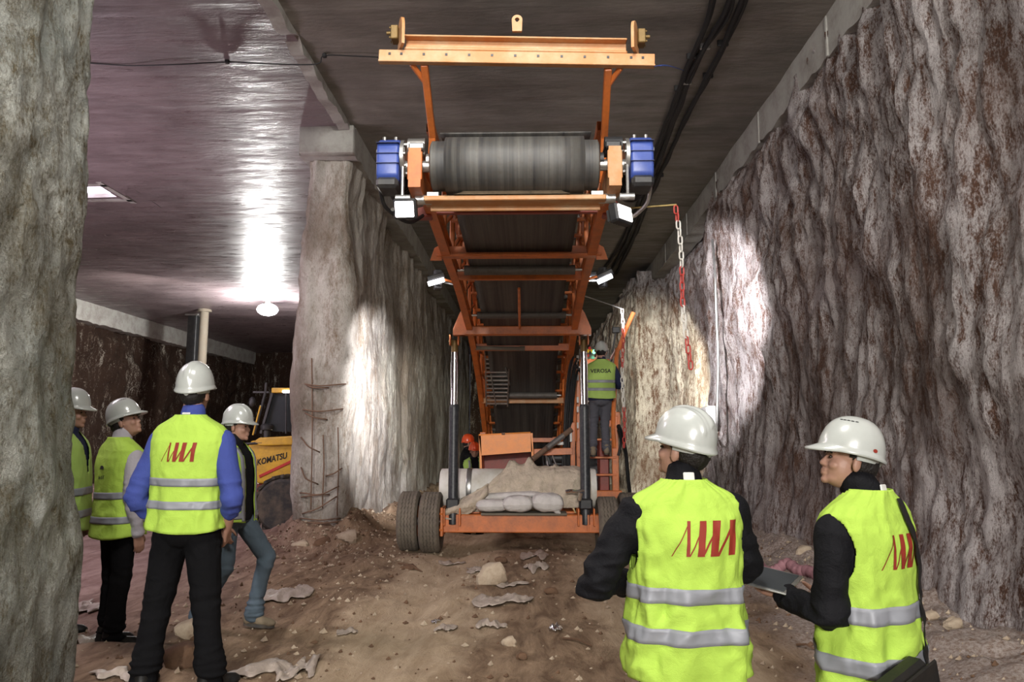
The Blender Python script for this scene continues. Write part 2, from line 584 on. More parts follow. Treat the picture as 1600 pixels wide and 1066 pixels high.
def tag(o, label, cat, group=None, kind=None):
    o['label'] = label
    o['category'] = cat
    if group:
        o['group'] = group
    if kind:
        o['kind'] = kind
    return o

def thing(name, loc, label, cat, group=None, rz=0, world=True):
    o = bpy.data.objects.new(name, None)
    o.empty_display_size = .1
    COL.objects.link(o)
    o.location = loc
    o.rotation_euler = (0, 0, rz)
    if world:
        WORLD[o.name] = 1
    return tag(o, label, cat, group)

def structure(name, mb, mats, smooth=60):
    o = obj(name, mb, mats, smooth=smooth, fix=False)
    o['kind'] = 'structure'
    return o

def fbm(p, oct=4, gain=.5):
    return noise.fractal(p, 1.0 / max(gain, .01) ** .0 * 1.0, 2.0, oct) if False else noise.fractal(p, .9, 2.05, oct)

def sstep(a, b, x):
    t = max(0, min(1, (x - a) / (b - a)))
    return t * t * (3 - 2 * t)
# ================================================================== THE SETTING
def rut(x, c, wd):
    return -exp(-((x - c) / wd) ** 2)

def gz(x, y):
    """height of the dirt floor"""
    z = 0.0
    track = sstep(16, 10.5, y)
    z += .05 * rut(x, -.95 + .05 * sin(y * .7), .24) * track
    z += .05 * rut(x, 1.05 + .04 * sin(y * .5), .22) * track
    z += .03 * exp(-((x - .25) / .35) ** 2)
    z += .035 * fbm(V((x * .9, y * .9, 2.0)), 4)
    if abs(x) < 5:
        z += .014 * fbm(V((x * 5, y * 4, 7.0)), 3) * sstep(-5, -3, x)
    # spoil heaped at the foot of the walls
    if y > 9.6:
        d = max(0, max(-3.5 - x, x + 2.55)) if x > -6 else 9
        h = exp(-(d / .42) ** 2) * sstep(9.6, 10.5, y) * .30
        if x < -3.5: h *= .6
        z += h * (1 + .6 * fbm(V((x * 3, y * 3, 1)), 3))
    elif y < 5.2 and -3.6 < x < -2:
        z += .07 * exp(-(max(0, x + 2.6) / .4) ** 2)
    d = max(0, 3.15 - x)
    z += exp(-(d / .75) ** 2) * .26 * (1 + .5 * fbm(V((x * 2.5, y * 2.5, 4)), 3))
    z -= .22 * sstep(11.6, 13.2, y)
    z -= .12 * sstep(4.2, 3.4, y) * sstep(-.6, .1, x)
    # spoil between chamber and tunnel
    z += .07 * exp(-((x + 2.0) / .5) ** 2 - ((y - 8.2) / 1.6) ** 2)
    return z

def build_floor():
    xs = [-16.2 + i * .35 for i in range(int(11.2 / .35))]
    x = xs[-1]
    while x < 4.2:
        x += .045
        xs.append(x)
    ys = []
    y = -20
    while y < 42:
        ys.append(y)
        y += 1.0 if y < -3 else .25 if y < 3.8 else (.035 + .0065 * max(0, y - 4))
    mb = MB()
    mb.grid([[V((x, y, gz(x, y))) for x in xs] for y in ys])
    structure('floor', mb, 'ground', 180)
build_floor()

def rockwall(name, path, z0, z1, mat, amp=.1, flute=1.0, step=.06, zstep=.09, seed=0, rnd_r=.12, prof=None, kind='structure'):
    """a wall skin: path (list of 2-D points, rock on the left) swept up and roughened"""
    pts = []
    P = [V((a[0], a[1], 0)) for a in path]
    for i in range(len(P) - 1):
        L = (P[i + 1] - P[i]).length
        yy = max(1.5, (P[i].y + P[i + 1].y) / 2)
        n = max(2, int(L / step))
        for k in range(n):
            pts.append(P[i].lerp(P[i + 1], k / n))
    pts.append(P[-1])
    # soften the corners
    for _ in range(2):
        pts = [pts[0]] + [(pts[i - 1] + pts[i] * 2 + pts[i + 1]) / 4 for i in range(1, len(pts) - 1)] + [pts[-1]]
    nrm = []
    for i, p in enumerate(pts):
        a, b = pts[max(0, i - 1)], pts[min(len(pts) - 1, i + 1)]
        d = (b - a).normalized()
        nrm.append(V((d.y, -d.x, 0)))
    rows = []
    nzr = int((z1 - z0) / zstep)
    for j in range(nzr + 1):
        z = z0 + (z1 - z0) * j / nzr
        row = []
        for p, n in zip(pts, nrm):
            q = V((p.x, p.y, z))
            a = fbm(V((q.x * .6 + seed, q.y * .6, z * .35)), 3) * amp * 1.2
            # flutes: vertical gouges left by the grab
            g = fbm(V((q.x * 3.2 + seed, q.y * 3.2 + .22 * sin(z * 1.7 + q.y), z * .55)), 4)
            a += (abs(g) - .25) * amp * flute * 1.1 * (.45 + .55 * sstep(1.8, 4.2, z))
            a += fbm(V((q.x * 8, q.y * 8 + seed, z * 4)), 3) * amp * .26
            a -= abs(noise.noise(V((q.x * 1.4 + 9, q.y * 1.4, z * 1.1 + seed)))) * amp * .7
            off = prof(p, z) if prof else 0
            row.append(q + n * (a + off))
        rows.append(row)
    mb = MB()
    mb.grid(rows)
    o = obj(name, mb, mat, smooth=180, fix=False)
    o['kind'] = kind
    return o

CZ = 6.04
# right wall (rock surface faces -X): path runs towards the camera so that the normal points to -X
def prof_r(p, z):
    o = -.14 * sstep(5.2, 5.75, z)
    o += .10 * sstep(1.0, .1, z)
    # a proud rib that runs down the near wall
    o += .20 * exp(-((p.y - 3.6 - .08 * z) / .35) ** 2) * sstep(2.2, 3.4, z)
    o -= .12 * exp(-((p.y - 4.6 - .1 * z) / .45) ** 2) * sstep(1.6, 3.2, z)
    return o
rockwall('wall_right', [(2.72, 34), (2.72, 19.2), (3.55, 18.9), (3.6, 13.3), (3.17, 12.8), (3.15, -3)], -.4, 5.85, 'rock_r', .14, 1.25, .05, .06, 3.3, prof=prof_r)

# the near stump of the left wall, rounded end towards the side chamber
def prof_n(p, z):
    return .05 * sin(z * 1.1 + 1) + .04 * sin(z * 2.7)
rockwall('wall_left', [(-2.62, -3), (-2.60, 4.25), (-2.74, 4.36), (-3.6, 4.36), (-3.7, 4.0), (-3.7, -3)], -.4, 6.1, 'rock_l', .10, .6, .04, .04, 8.1, prof=prof_n)

# the long left wall beyond the opening, its end is the pale pillar with bare reinforcement
def prof_p(p, z):
    o = 0
    if p.y > 10.7 and p.x > -3:
        o -= .16 * sstep(13.55, 13.75, p.y) - .10 * sstep(16.0, 16.2, p.y)
        o -= .10 * sstep(19.0, 19.4, p.y)
    o -= .09 * sstep(3.6, 5.2, z)
    return o
rockwall('wall_middle', [(-3.42, 34), (-3.42, 10.62), (-3.34, 10.5), (-2.68, 10.5), (-2.6, 10.6), (-2.6, 34)], -.4, 5.72, 'rock_p', .085, .7, .05, .06, 1.7, prof=prof_p)

# chamber walls far to the left and behind
rockwall('wall_far_left', [(-15.5, 5), (-15.5, 40)], -.6, 5.6, 'rock_b', .3, 1.3, .22, .14, 5.0)
rockwall('wall_back', [(-15.6, 40), (-3.3, 40)], -.6, 6.1, 'rock_b', .3, 1.0, .25, .2, 6.0)
rockwall('wall_tunnel_end', [(-2.7, 33.5), (3.6, 33.5)], -.6, 6.1, 'rock_b', .2, 1.0, .2, .2, 7.0)
mb = MB(); mb.box((.0, -20, 3), (40, .2, 6.6)); structure('wall_rear', mb, 'conc')
mb = MB(); mb.box((-16.2, 18, 3), (.2, 44, 6.6)); structure('wall_outer', mb, 'conc')
mb = MB(); mb.box((-3.1, -11.4, 3), (.9, 17, 6.6)); structure('wall_left_rear', mb, 'rock_l')
mb = MB(); mb.box((3.6, -11.4, 3), (.9, 17, 6.6)); structure('wall_right_rear', mb, 'rock_l')
mb = MB(); mb.box((-10, 4.0, 3), (12.8, .3, 6.3), bev=.02); structure('wall_chamber_front', mb, 'rock_b')

# ceilings
def slab(name, x0, x1, y0, y1, z, mat, hole=None, amp=.02):
    mb = MB()
    nx, ny = int((x1 - x0) / .25) + 1, int((y1 - y0) / .25) + 1
    for i in range(nx):
        for j in range(ny):
            a0, a1 = x0 + (x1 - x0) * i / nx, x0 + (x1 - x0) * (i + 1) / nx
            b0, b1 = y0 + (y1 - y0) * j / ny, y0 + (y1 - y0) * (j + 1) / ny
            cx, cy = (a0 + a1) / 2, (b0 + b1) / 2
            if hole and hole[0] < cx < hole[1] and hole[2] < cy < hole[3]:
                continue
            mb.add([(a, b, z + amp * fbm(V((a * .5, b * 1.4, z)), 3)) for a, b in ((a0, b0), (a0, b1), (a1, b1), (a1, b0))], [(0, 1, 2, 3)])
    o = structure(name, mb, mat, 180)
    bm = bmesh.new(); bm.from_mesh(o.data)
    bmesh.ops.remove_doubles(bm, verts=bm.verts, dist=.0005)
    bm.to_mesh(o.data); bm.free()
    return o
slab('ceiling', -2.66, 4.0, -20, 34, CZ, 'ceil_c')
def ceil_pt(x, y, dz=0):
    d = CM @ V(((x - 800) / F, (533 - y) / F, -1))
    return CAM + d * ((CZ - dz - CAM.z) / d.z)
hq, hw_ = ceil_pt(192, 311, .03), ceil_pt(192, 290, .03)
HOLE = (hq.x - 2.6, hq.x, min(hq.y, hw_.y), max(hq.y, hw_.y))
slab('ceiling_chamber', -16.0, -2.66, 3.0, 41, CZ - .03, 'ceil_l', HOLE)
# daylight shaft through the chamber roof
mb = MB()
a0, a1, b0, b1 = HOLE
for c, s_ in ((((a0 + a1) / 2, b0 - .05, CZ + .35), (a1 - a0 + .3, .1, .8)), (((a0 + a1) / 2, b1 + .05, CZ + .35), (a1 - a0 + .3, .1, .8)), ((a0 - .1, (b0 + b1) / 2, CZ + .35), (.1, 1.2, .8)), ((a1 + .1, (b0 + b1) / 2, CZ + .35), (.1, 1.2, .8))):
    mb.box(c, s_)
structure('trim_shaft', mb, 'conc')
mb = MB()
tri = [ceil_pt(150, 281, .03), ceil_pt(150, 287, .034), ceil_pt(193, 314, .034), ceil_pt(205, 280, .034)]
tri = [V((p.x, p.y, CZ - .036)) for p in tri]
mb.add(tri + [p + V((0, 0, .03)) for p in tri], [(0, 1, 2, 3), (7, 6, 5, 4), (0, 4, 5, 1), (1, 5, 6, 2), (2, 6, 7, 3), (3, 7, 4, 0)])
structure('trim_shaft_edge', mb, 'ceil_l')
M['daylight'] = emit('daylight', (.93, .82, 1), 6)
mb = MB(); mb.box(((a0 + a1) / 2, (b0 + b1) / 2, CZ + .10), (a1 - a0 + .3, 1.1, .02))
structure('window_shaft', mb, 'daylight')

# concrete capping beams
def capbeam(name, p0, p1, w_, z0, z1, seed=0, segs=10, rag=.05, mat='conc'):
    mb = MB()
    p0, p1 = V((*p0, 0)), V((*p1, 0))
    d = (p1 - p0); L = d.length; d.normalize()
    n = V((-d.y, d.x, 0))
    rows = []
    k = max(2, int(L / .12))
    for i in range(k + 1):
        c = p0 + d * (L * i / k)
        j = rag * fbm(V((c.x * 3, c.y * 3, seed)), 3)
        zl = z0 + j
        e = .2 * j
        rows.append([c - n * w_ / 2 + V((0, 0, z1)), c - n * (w_ / 2 + e) + V((0, 0, zl)), c + n * (w_ / 2 + e) + V((0, 0, zl)), c + n * w_ / 2 + V((0, 0, z1))])
    mb.grid(rows, True)
    mb.add([p for p in rows[0]], [(0, 1, 2, 3)])
    mb.add([p for p in rows[-1]], [(3, 2, 1, 0)])
    return structure(name, mb, mat, 50)
capbeam('trim_right', (3.42, -3), (3.42, 34), .36, 5.58, CZ + .02, 1)
capbeam('trim_middle', (-3.0, 10.42), (-3.0, 34), .84, 5.62, CZ + .02, 2)
capbeam('trim_joint', (-2.72, -3), (-2.72, 10.5), .16, 5.95, CZ + .02, 3, rag=.10)
capbeam('trim_far_left', (-15.35, 5), (-15.35, 40), .5, 5.35, CZ + .02, 4)
# joint lines of the right capping beam: proud shutter seams
mb = MB()
for y in (5.2, 7.6, 10.0, 12.4, 14.8, 17.2):
    mb.box((3.235, y, 5.80), (.02, .05, .46), bev=.004)
structure('trim_seams', mb, 'conc')
mb = MB(); mb.box((-2.98, 10.36, 5.82), (.80, .16, .42), bev=.01)
structure('trim_pillar_cap', mb, 'conc')

# ================================================================== loose things on and under the roof
def hang(pts, n, sag=0, wob=.0, seed=0):
    """smooth path through points"""
    pts = [V(p) for p in pts]
    out = []
    for i in range(len(pts) - 1):
        p0 = pts[max(0, i - 1)]; p1 = pts[i]; p2 = pts[i + 1]; p3 = pts[min(len(pts) - 1, i + 2)]
        for k in range(n):
            t = k / n
            q = .5 * ((2 * p1) + (p2 - p0) * t + (2 * p0 - 5 * p1 + 4 * p2 - p3) * t * t + (3 * p1 - p0 - 3 * p2 + p3) * t ** 3)
            if wob:
                q = q + noise.noise_vector(q * 1.3 + V((seed, 0, 0))) * wob
            out.append(q)
    out.append(pts[-1])
    return out

def ceil_pt(x, y, dz=0):
    """point on the ceiling seen at photo pixel x, y"""
    d = CM @ V(((x - 800) / F, (533 - y) / F, -1))
    return CAM + d * ((CZ - dz - CAM.z) / d.z)

tracks = [([(1122, -60), (1108, 20), (1080, 90), (1060, 140), (1044, 185), (1022, 245), (1003, 300), (985, 345), (967, 385), (944, 420)], 'thick black cable on the tunnel ceiling, outermost towards the belt drum'),
          ([(1150, -60), (1133, 15), (1100, 75), (1072, 130), (1050, 190), (1028, 250), (1010, 300), (992, 345), (975, 385), (953, 425)], 'thick black cable on the tunnel ceiling, middle one of the three'),
          ([(1180, -60), (1155, 10), (1128, 70), (1105, 120), (1078, 170), (1052, 225), (1030, 275), (1008, 325), (990, 370), (962, 428)], 'thick black cable on the tunnel ceiling, the one nearest the right rock wall')]
for i, (tr, lab) in enumerate(tracks):
    pts = [ceil_pt(x, y, .05) for x, y in tr]
    mb = MB()
    mb.tube(hang(pts, 7, wob=.03, seed=i * 5), .032, 8)
    mb.tube(hang([p + V((.035, 0, .005)) for p in pts], 7, wob=.04, seed=i * 5 + 9), .022, 8)
    r = thing('ceiling_cable', pts[3], lab, 'cable', 'cables clipped under the tunnel ceiling')
    obj('cable_run', mb, 'cable', r)
    for k in (2, 3, 6):
        c = MB()
        c.box(pts[k] + V((.01, 0, .02)), (.13, .035, .08), bev=.01)
        obj('clip', c, 'steel' if i == 1 else 'cable', r)

# thin wire across the chamber ceiling to the lifting beam
pts = [ceil_pt(60, 92, .04), ceil_pt(190, 102, .05), ceil_pt(270, 101, .10), ceil_pt(355, 97, .05), ceil_pt(430, 100, .10), ceil_pt(495, 100, .13), ceil_pt(507, 87, .03), ceil_pt(560, 88, .04), ceil_pt(600, 90, .04)]
mb = MB(); mb.tube(hang(pts, 6), .008, 6); mb.box(pts[3] + V((0, 0, .01)), (.05, .05, .06), bev=.01); mb.box(pts[6], (.05, .05, .05), bev=.01)
tag(obj('ceiling_wire', mb, 'cable', base=pts[3]), 'thin black wire strung across the ceiling from the rock pillar to the lifting beam', 'wire')
pts = [ceil_pt(150, 255, .01), ceil_pt(170, 270, .01), ceil_pt(260, 330, .01), ceil_pt(345, 400, .01), ceil_pt(400, 425, .01)]
mb = MB(); mb.tube(hang(pts, 6), .012, 6)
tag(obj('ceiling_wire', mb, 'cable', base=pts[2]), 'dark wire running diagonally along the chamber ceiling towards the glaring lamp', 'wire')
# blue cord from lifting beam to the cables
pts = [px(1022, 104, 4.7), px(1045, 103, 4.8), ceil_pt(1068, 110, .06)]
mb = MB(); mb.tube(hang(pts, 8), .004, 6)
M['bluecord'] = plain('blue_cord', (.03, .07, .3), .6)
tag(obj('cord', mb, 'bluecord', base=pts[1]), 'thin blue cord from the lifting beam end to the ceiling cables', 'cord')

# chamber lamp: sealed flood hung just under the slab
L0 = px(418, 484, 24.0)
r = thing('chamber_floodlight', L0, 'glaring round lamp hanging under the chamber ceiling beside the pale pillar', 'lamp')
mb = MB(); mb.ell(L0, (.34, .34, .2)); obj('bulb', mb, 'lamp_hot', r)
mb = MB(); mb.cyl(L0 + V((0, 0, .14)), L0 + V((0, 0, .30)), .10, .08); mb.cyl(L0 + V((0, 0, .28)), V((L0.x, L0.y, CZ - .02)), .02); obj('hanger', mb, 'steel', r)
light('chamber_floodlight_glow', 'POINT', L0 + V((0, -.5, -.45)), 1500, (1, .99, .96), size=.2)

# two props
p = px(303, 500, 27)
r = thing('timber_prop', V((p.x, p.y, gz(p.x, p.y))), 'dark square prop under the chamber ceiling, beside the pale round prop', 'post')
mb = MB(); mb.box((p.x, p.y, (gz(p.x, p.y) + CZ) / 2), (.34, .3, CZ - gz(p.x, p.y) - .05), bev=.02)
obj('shaft', mb, 'black', r)
mb = MB(); mb.box((p.x, p.y, CZ - .08), (.5, .45, .07), bev=.01); obj('head_plate', mb, 'steel', r)
p = px(319, 500, 26)
r = thing('round_prop', V((p.x, p.y, gz(p.x, p.y))), 'pale round prop reaching the chamber ceiling behind the tall worker in blue', 'post')
z0 = gz(p.x, p.y)
mb = MB(); mb.lathe([(.17, z0), (.165, 2), (.155, 3.6), (.19, 3.65), (.19, 3.8), (.15, 3.85), (.15, CZ - .1)], (p.x, p.y, 0), n=20)
obj('shaft', mb, 'wood', r)
mb = MB(); mb.cyl((p.x, p.y, CZ - .12), (p.x, p.y, CZ - .03), .24, n=20); obj('head_plate', mb, 'wood', r)

# bent reinforcement sticking out of the pillar end face
rb = [((474, 600), (500, 603), (541, 600), 'topmost rusty bar across the pale pillar end'),
      ((478, 602), (492, 606), (514, 606), 'short rusty bar just under the topmost bar of the pillar'),
      ((472, 640), (500, 643), (537, 639), 'long rusty bar across the pillar, second level from the top'),
      ((476, 645), (490, 652), (512, 656), 'short drooping rusty bar under the second level bar of the pillar'),
      ((470, 683), (482, 698), (500, 707), 'hooked rusty bar curling down the middle of the pillar end'),
      ((534, 732), (522, 740), (509, 744), 'thin rusty bar slanting down near the bright edge of the pillar'),
      ((470, 730), (478, 748), (497, 757), 'hooked rusty bar in the lower half of the pillar, above the bundled bars'),
      ((468, 770), (500, 773), (530, 760), 'rusty bar bending upward, upper one of the low bundle'),
      ((470, 777), (492, 774), (515, 773), 'straight rusty bar of the low bundle on the pillar'),
      ((472, 803), (496, 795), (526, 776), 'curved rusty bar crossing the dark hole low on the pillar'),
      ((468, 815), (500, 818), (532, 815), 'lowest rusty hairpin bar on the pillar end')]
for a, b, c, lab in rb:
    Yp = 10.28
    Yp = 10.40
    pts = [px(*a, Yp + .14), px(a[0] * .8 + b[0] * .2, a[1] * .8 + b[1] * .2, Yp), px(*b, Yp - .05), px(c[0] * .8 + b[0] * .2, c[1] * .8 + b[1] * .2, Yp), px(*c, Yp + .16)]
    mb = MB(); mb.tube(hang(pts, 4), .010, 7)
    if c == (532, 815):
        mb.tube(hang([q + V((0, 0, .045)) for q in pts], 4), .009, 7)
    tag(obj('rebar', mb, 'rust', base=pts[2]), lab, 'rebar', 'bent bars sticking out of the pillar')
for x, y0, y1, lab in ((487, 560, 780, 'long upright rusty bar laid bare on the pillar face'), (505, 680, 778, 'upright grey bar beside the hole low on the pillar face'), (528, 668, 790, 'upright bar along the bright corner of the pillar face')):
    pts = [px(x, y0, 10.40), px(x + 1, (y0 + y1) / 2, 10.37), px(x - 1, y1, 10.37), px(x - 1, y1 + 16, 10.42)]
    mb = MB(); mb.tube(hang(pts, 5), .009, 7)
    tag(obj('rebar', mb, 'rust', base=pts[1]), lab, 'rebar', 'upright bars laid bare on the pillar')

# junction box, its cable and the conduit on the right wall
def wall_pt(x, y, X):
    d = CM @ V(((x - 800) / F, (533 - y) / F, -1))
    return CAM + d * (X / d.x)
b0 = wall_pt(1108, 650, 2.98)
r = thing('junction_box', b0, 'small white electrical box on the right rock wall', 'electrical box')
mb = MB(); mb.box(b0, (.14, .42, .32), bev=.015); obj('housing', mb, 'white', r)
mb = MB(); mb.box(b0 + V((-.08, 0, 0)), (.025, .38, .28), bev=.008); obj('cover', mb, 'white', r)
mb = MB(); mb.cyl(b0 + V((-.02, .1, -.15)), b0 + V((-.02, .1, -.24)), .025); mb.cyl(b0 + V((-.02, -.1, -.15)), b0 + V((-.02, -.1, -.24)), .025); obj('gland', mb, 'black', r)
pts = [wall_pt(x, y, X) for x, y, X in ((1113, 375, 3.0), (1117, 420, 2.96), (1119, 480, 2.94), (1122, 560, 2.95), (1121, 620, 2.94), (1120, 668, 2.93), (1116, 678, 2.93), (1110, 668, 2.95))]
mb = MB(); mb.tube(hang(pts, 6), .022, 8)
tag(obj('wall_cable', mb, 'steel', base=pts[3]), 'grey cable running down the bright right rock wall to the white box', 'cable')

# pink hose along the foot of the right wall
hp = []
for x, y in ((1168, 858), (1180, 868), (1195, 880), (1212, 884), (1230, 884), (1248, 891), (1268, 898), (1290, 915), (1320, 950), (1345, 990)):
    d = CM @ V(((x - 800) / F, (533 - y) / F, -1))
    q = CAM + d * ((-CAM.z + .2) / d.z)
    hp.append(V((q.x, q.y, gz(q.x, q.y) + .05)))
hp = [V((hp[0].x + .25, hp[0].y + 1.2, gz(hp[0].x + .25, hp[0].y + 1.2) + .04))] + hp
path = hang(hp, 8)
mb = MB(); mb.tube(path, [.052 + .007 * sin(i * 1.9) for i in range(len(path))], 12)
tag(obj('pink_hose', mb, 'hose', base=hp[4]), 'dusty pink hose lying along the foot of the right wall', 'hose')

# ------------------------------------------------------------------ debris
def ground_pt(x, y):
    d = CM @ V(((x - 800) / F, (533 - y) / F, -1))
    q = CAM + d * (-CAM.z / d.z)
    for _ in range(6):
        q = CAM + d * ((gz(q.x, q.y) - CAM.z) / d.z)
    return q

def rock(x, y, s, mat, label, seed, flat=.7, sink=.25, group='loose stones on the dirt floor'):
    c = ground_pt(x, y)
    mb = MB()
    mb.ell((0, 0, 0), (1, 1, 1), nu=18, nv=12)
    R = V((seed * 1.7, seed * .9, seed * 2.3))
    for i, p in enumerate(mb.v):
        k = 1 + .45 * noise.noise(p * .9 + R) + .15 * noise.noise(p * 2.5 + R)
        # chip flat facets
        q = p * k
        for d in (V((1, .4, .3)), V((-.6, .7, .5)), V((.1, -1, .4)), V((-.3, -.2, 1))):
            d = d.normalized()
            h = q.dot(d) - .78
            if h > 0:
                q = q - d * h * .85
        mb.v[i] = V((q.x * s, q.y * s * .8, q.z * s * flat)) + c + V((0, 0, s * flat * (1 - sink * 1.6)))
    return tag(obj('stone', mb, mat, base=c, smooth=30), label, 'stone', group)
rock(768, 912, .145, 'stone', 'large pale pointed stone in the middle of the dirt track', 1, .95)
rock(783, 880, .075, 'stone_d', 'small brown clod just behind the large pale stone', 2)
rock(795, 1008, .055, 'stone', 'round stone lying alone below the crumpled plastic', 3)
rock(300, 995, .12, 'stone', 'tan stone behind the legs of the tall worker in blue', 4)
rock(285, 1040, .13, 'stone_d', 'dark brown lump between the feet of the tall worker in blue', 5)
rock(318, 998, .06, 'stone', 'small white stone by the tall worker right leg', 6)
rock(470, 860, .12, 'stone', 'grey stone in the spoil at the foot of the pale pillar', 7)
rock(505, 858, .14, 'stone_d', 'brown stone in the spoil under the middle of the pale pillar', 8)
rock(545, 848, .15, 'stone', 'broken stone in the spoil under the bright corner of the pillar', 9)
rock(580, 846, .10, 'stone', 'pale stone beside the outer left wheel of the machine', 10)
rock(640, 890, .09, 'stone_d', 'dark clod in front of the left wheels', 11, .4)
rock(862, 928, .06, 'stone_d', 'small dark clod on the right half of the track', 12)
rock(1258, 868, .10, 'stone', 'pale stone beside the pink hose', 13)
rock(1455, 968, .055, 'stone', 'pale rubble stone between the right worker and the rock wall', 14)
rock(1490, 985, .075, 'stone', 'larger rubble stone at the foot of the right rock wall', 15)
rock(815, 1030, .04, 'stone_d', 'little clod near the lower edge of the track', 16)
rock(1143, 870, .05, 'stone', 'small pale stone beside the shoulder of the near worker', 17)

# countless pebbles: one heap
def pebbles():
    mb = MB()
    r = random.Random(3)
    for _ in range(2600):
        u = r.random()
        if u < .35:
            x = r.uniform(-3.4, -1.3); y = r.uniform(4.6, 11.5)
        elif u < .6:
            x = 3.0 - abs(r.gauss(0, .8)); y = r.uniform(3.8, 12)
        elif u < .75:
            x = -2.5 + abs(r.gauss(0, .25)); y = r.uniform(9.8, 16)
        elif u < .85:
            x = r.uniform(-3.7, -2.3); y = r.uniform(9.6, 10.35)
        else:
            x = r.uniform(-1.3, 2.2); y = r.uniform(4.4, 10)
        s = .008 + .022 * r.random() ** 3
        c = V((x, y, gz(x, y) + s * .2))
        k = [s * r.uniform(.6, 1.3) for _ in range(6)]
        vs = [c + V((k[0], 0, 0)), c + V((0, k[1], 0)), c - V((k[2], 0, 0)), c - V((0, k[3], 0)), c + V((s * .2, 0, k[4])), c - V((0, 0, k[5]))]
        mb.mi = 0 if r.random() < .6 else 1
        mb.add(vs, [(0, 1, 4), (1, 2, 4), (2, 3, 4), (3, 0, 4), (1, 0, 5), (2, 1, 5), (3, 2, 5), (0, 3, 5)])
    tag(obj('gravel', mb, ['stone', 'stone_d'], smooth=0, fix=False), 'fine gravel and crumbs of rock strewn over the dirt floor', 'gravel', kind='stuff')
pebbles()

def scrap(x, y, wpx, dpx, label, seed, mat='plastic', hgt=.06, pieces='torn plastic scraps on the dirt floor', ang=0, cat='plastic scrap'):
    """crumpled sheet: an irregular outline, folded and thick"""
    c = ground_pt(x, y)
    D = c.y
    W = wpx * D / F
    Hh = max(.06, dpx * D * D / (F * 1.5))
    mb = MB()
    nl, nw = 36, 9
    W *= .5; Hh *= .5
    rows = []
    for i in range(nl + 1):
        t = 2 * i / nl - 1
        e = max(0, 1 - abs(t) ** 2.6) ** .5
        up_ = e * Hh * max(.15, .7 + 1.1 * noise.noise(V((t * 2.2, seed * 3.3, 0))) + .18 * noise.noise(V((t * 7, seed, 3))))
        dn_ = e * Hh * max(.15, .7 + 1.1 * noise.noise(V((t * 1.9, seed * 5.1, 8))) + .18 * noise.noise(V((t * 6, seed, 5))))
        cy_ = Hh * .7 * noise.noise(V((t * 1.6, seed * 1.9, 4)))
        row = []
        for k in range(nw + 1):
            g = k / nw
            u, v_ = t * W, cy_ - dn_ + (up_ + dn_) * g
            X = c.x + u * cos(ang) - v_ * sin(ang)
            Y = c.y + u * sin(ang) + v_ * cos(ang)
            n1 = 1 - abs(noise.noise(V((X * 7 + seed, Y * 5, 0)))) * 2.4
            n2 = noise.noise(V((X * 22, Y * 16 + seed, 0)))
            z = gz(X, Y) + .012 + hgt * max(0, .5 * n1 + .2 * n2) * (.35 + .65 * sin(pi * g)) * e
            row.append(V((X, Y, z)))
        rows.append(row)
    mb.grid(rows)
    o = obj('plastic_scrap' if mat == 'plastic' else 'crumpled_foil', mb, mat, base=c, smooth=180)
    md = o.modifiers.new('thick', 'SOLIDIFY'); md.thickness = .004
    return tag(o, label, cat, pieces)
scrap(785, 942, 95, 18, 'long pale plastic scrap in the middle of the track, the largest one there', 1, hgt=.12)
scrap(768, 980, 48, 16, 'crumpled plastic scrap below the long one on the track', 2, hgt=.09)
scrap(697, 983, 36, 9, 'small flat plastic scrap beside the crumpled one on the track', 3)
scrap(543, 988, 34, 8, 'plastic scrap lying apart on the darker dirt near the tall worker', 4)
scrap(835, 868, 44, 13, 'plastic scrap just in front of the orange chassis beam', 5)
scrap(838, 886, 40, 12, 'plastic scrap right of the large pale stone', 6, hgt=.08)
scrap(706, 883, 42, 6, 'thin plastic strip in front of the left wheels', 7)
scrap(745, 892, 36, 10, 'plastic strip left of the large pale stone', 8, ang=.4)
scrap(800, 915, 50, 9, 'plastic strip just under the large pale stone', 9, ang=.3)
scrap(445, 930, 90, 22, 'long white plastic strip on the slope beside the walking worker', 10, ang=.5, hgt=.09)
scrap(410, 1050, 110, 24, 'beige plastic sheet by the tall worker right shoe, lower edge of the frame', 11, hgt=.07)
scrap(468, 1050, 55, 26, 'torn beige plastic flap next to the beige sheet at the lower edge', 12, hgt=.08)
scrap(135, 952, 52, 18, 'white plastic scrap on the dirt behind the worker with black trousers', 13, hgt=.08)
scrap(135, 1008, 70, 26, 'pinkish white plastic sheet beside the near rock pillar', 14, hgt=.12)
scrap(180, 1056, 80, 14, 'plastic scrap half buried at the left lower edge', 15)
scrap(1205, 905, 20, 22, 'grey rag in front of the worker with the tablet', 16, hgt=.1)
scrap(868, 985, 22, 10, 'shiny ball of crumpled foil on the right half of the track', 17, 'foil', .09, None, cat='foil')
scrap(680, 973, 15, 5, 'tiny shiny foil fragment on the left half of the track', 18, 'foil', .03, None, cat='foil')
for i, (x, y, x2, y2, lab) in enumerate(((622, 882, 660, 895, 'dark broken stick on the spoil in front of the left wheels'), (880, 1000, 925, 1012, 'thin twig on the track towards the near worker'), (1245, 1010, 1275, 1018, 'dark twig on the pale dirt by the right wall'))):
    a, b = ground_pt(x, y), ground_pt(x2, y2)
    mb = MB(); mb.tube([a + V((0, 0, .01)), (a + b) / 2 + V((0, 0, .03)), b + V((0, 0, .01))], [.01, .022 if i == 0 else .008, .006], 6)
    tag(obj('stick', mb, 'stone_d', base=a), lab, 'stick')
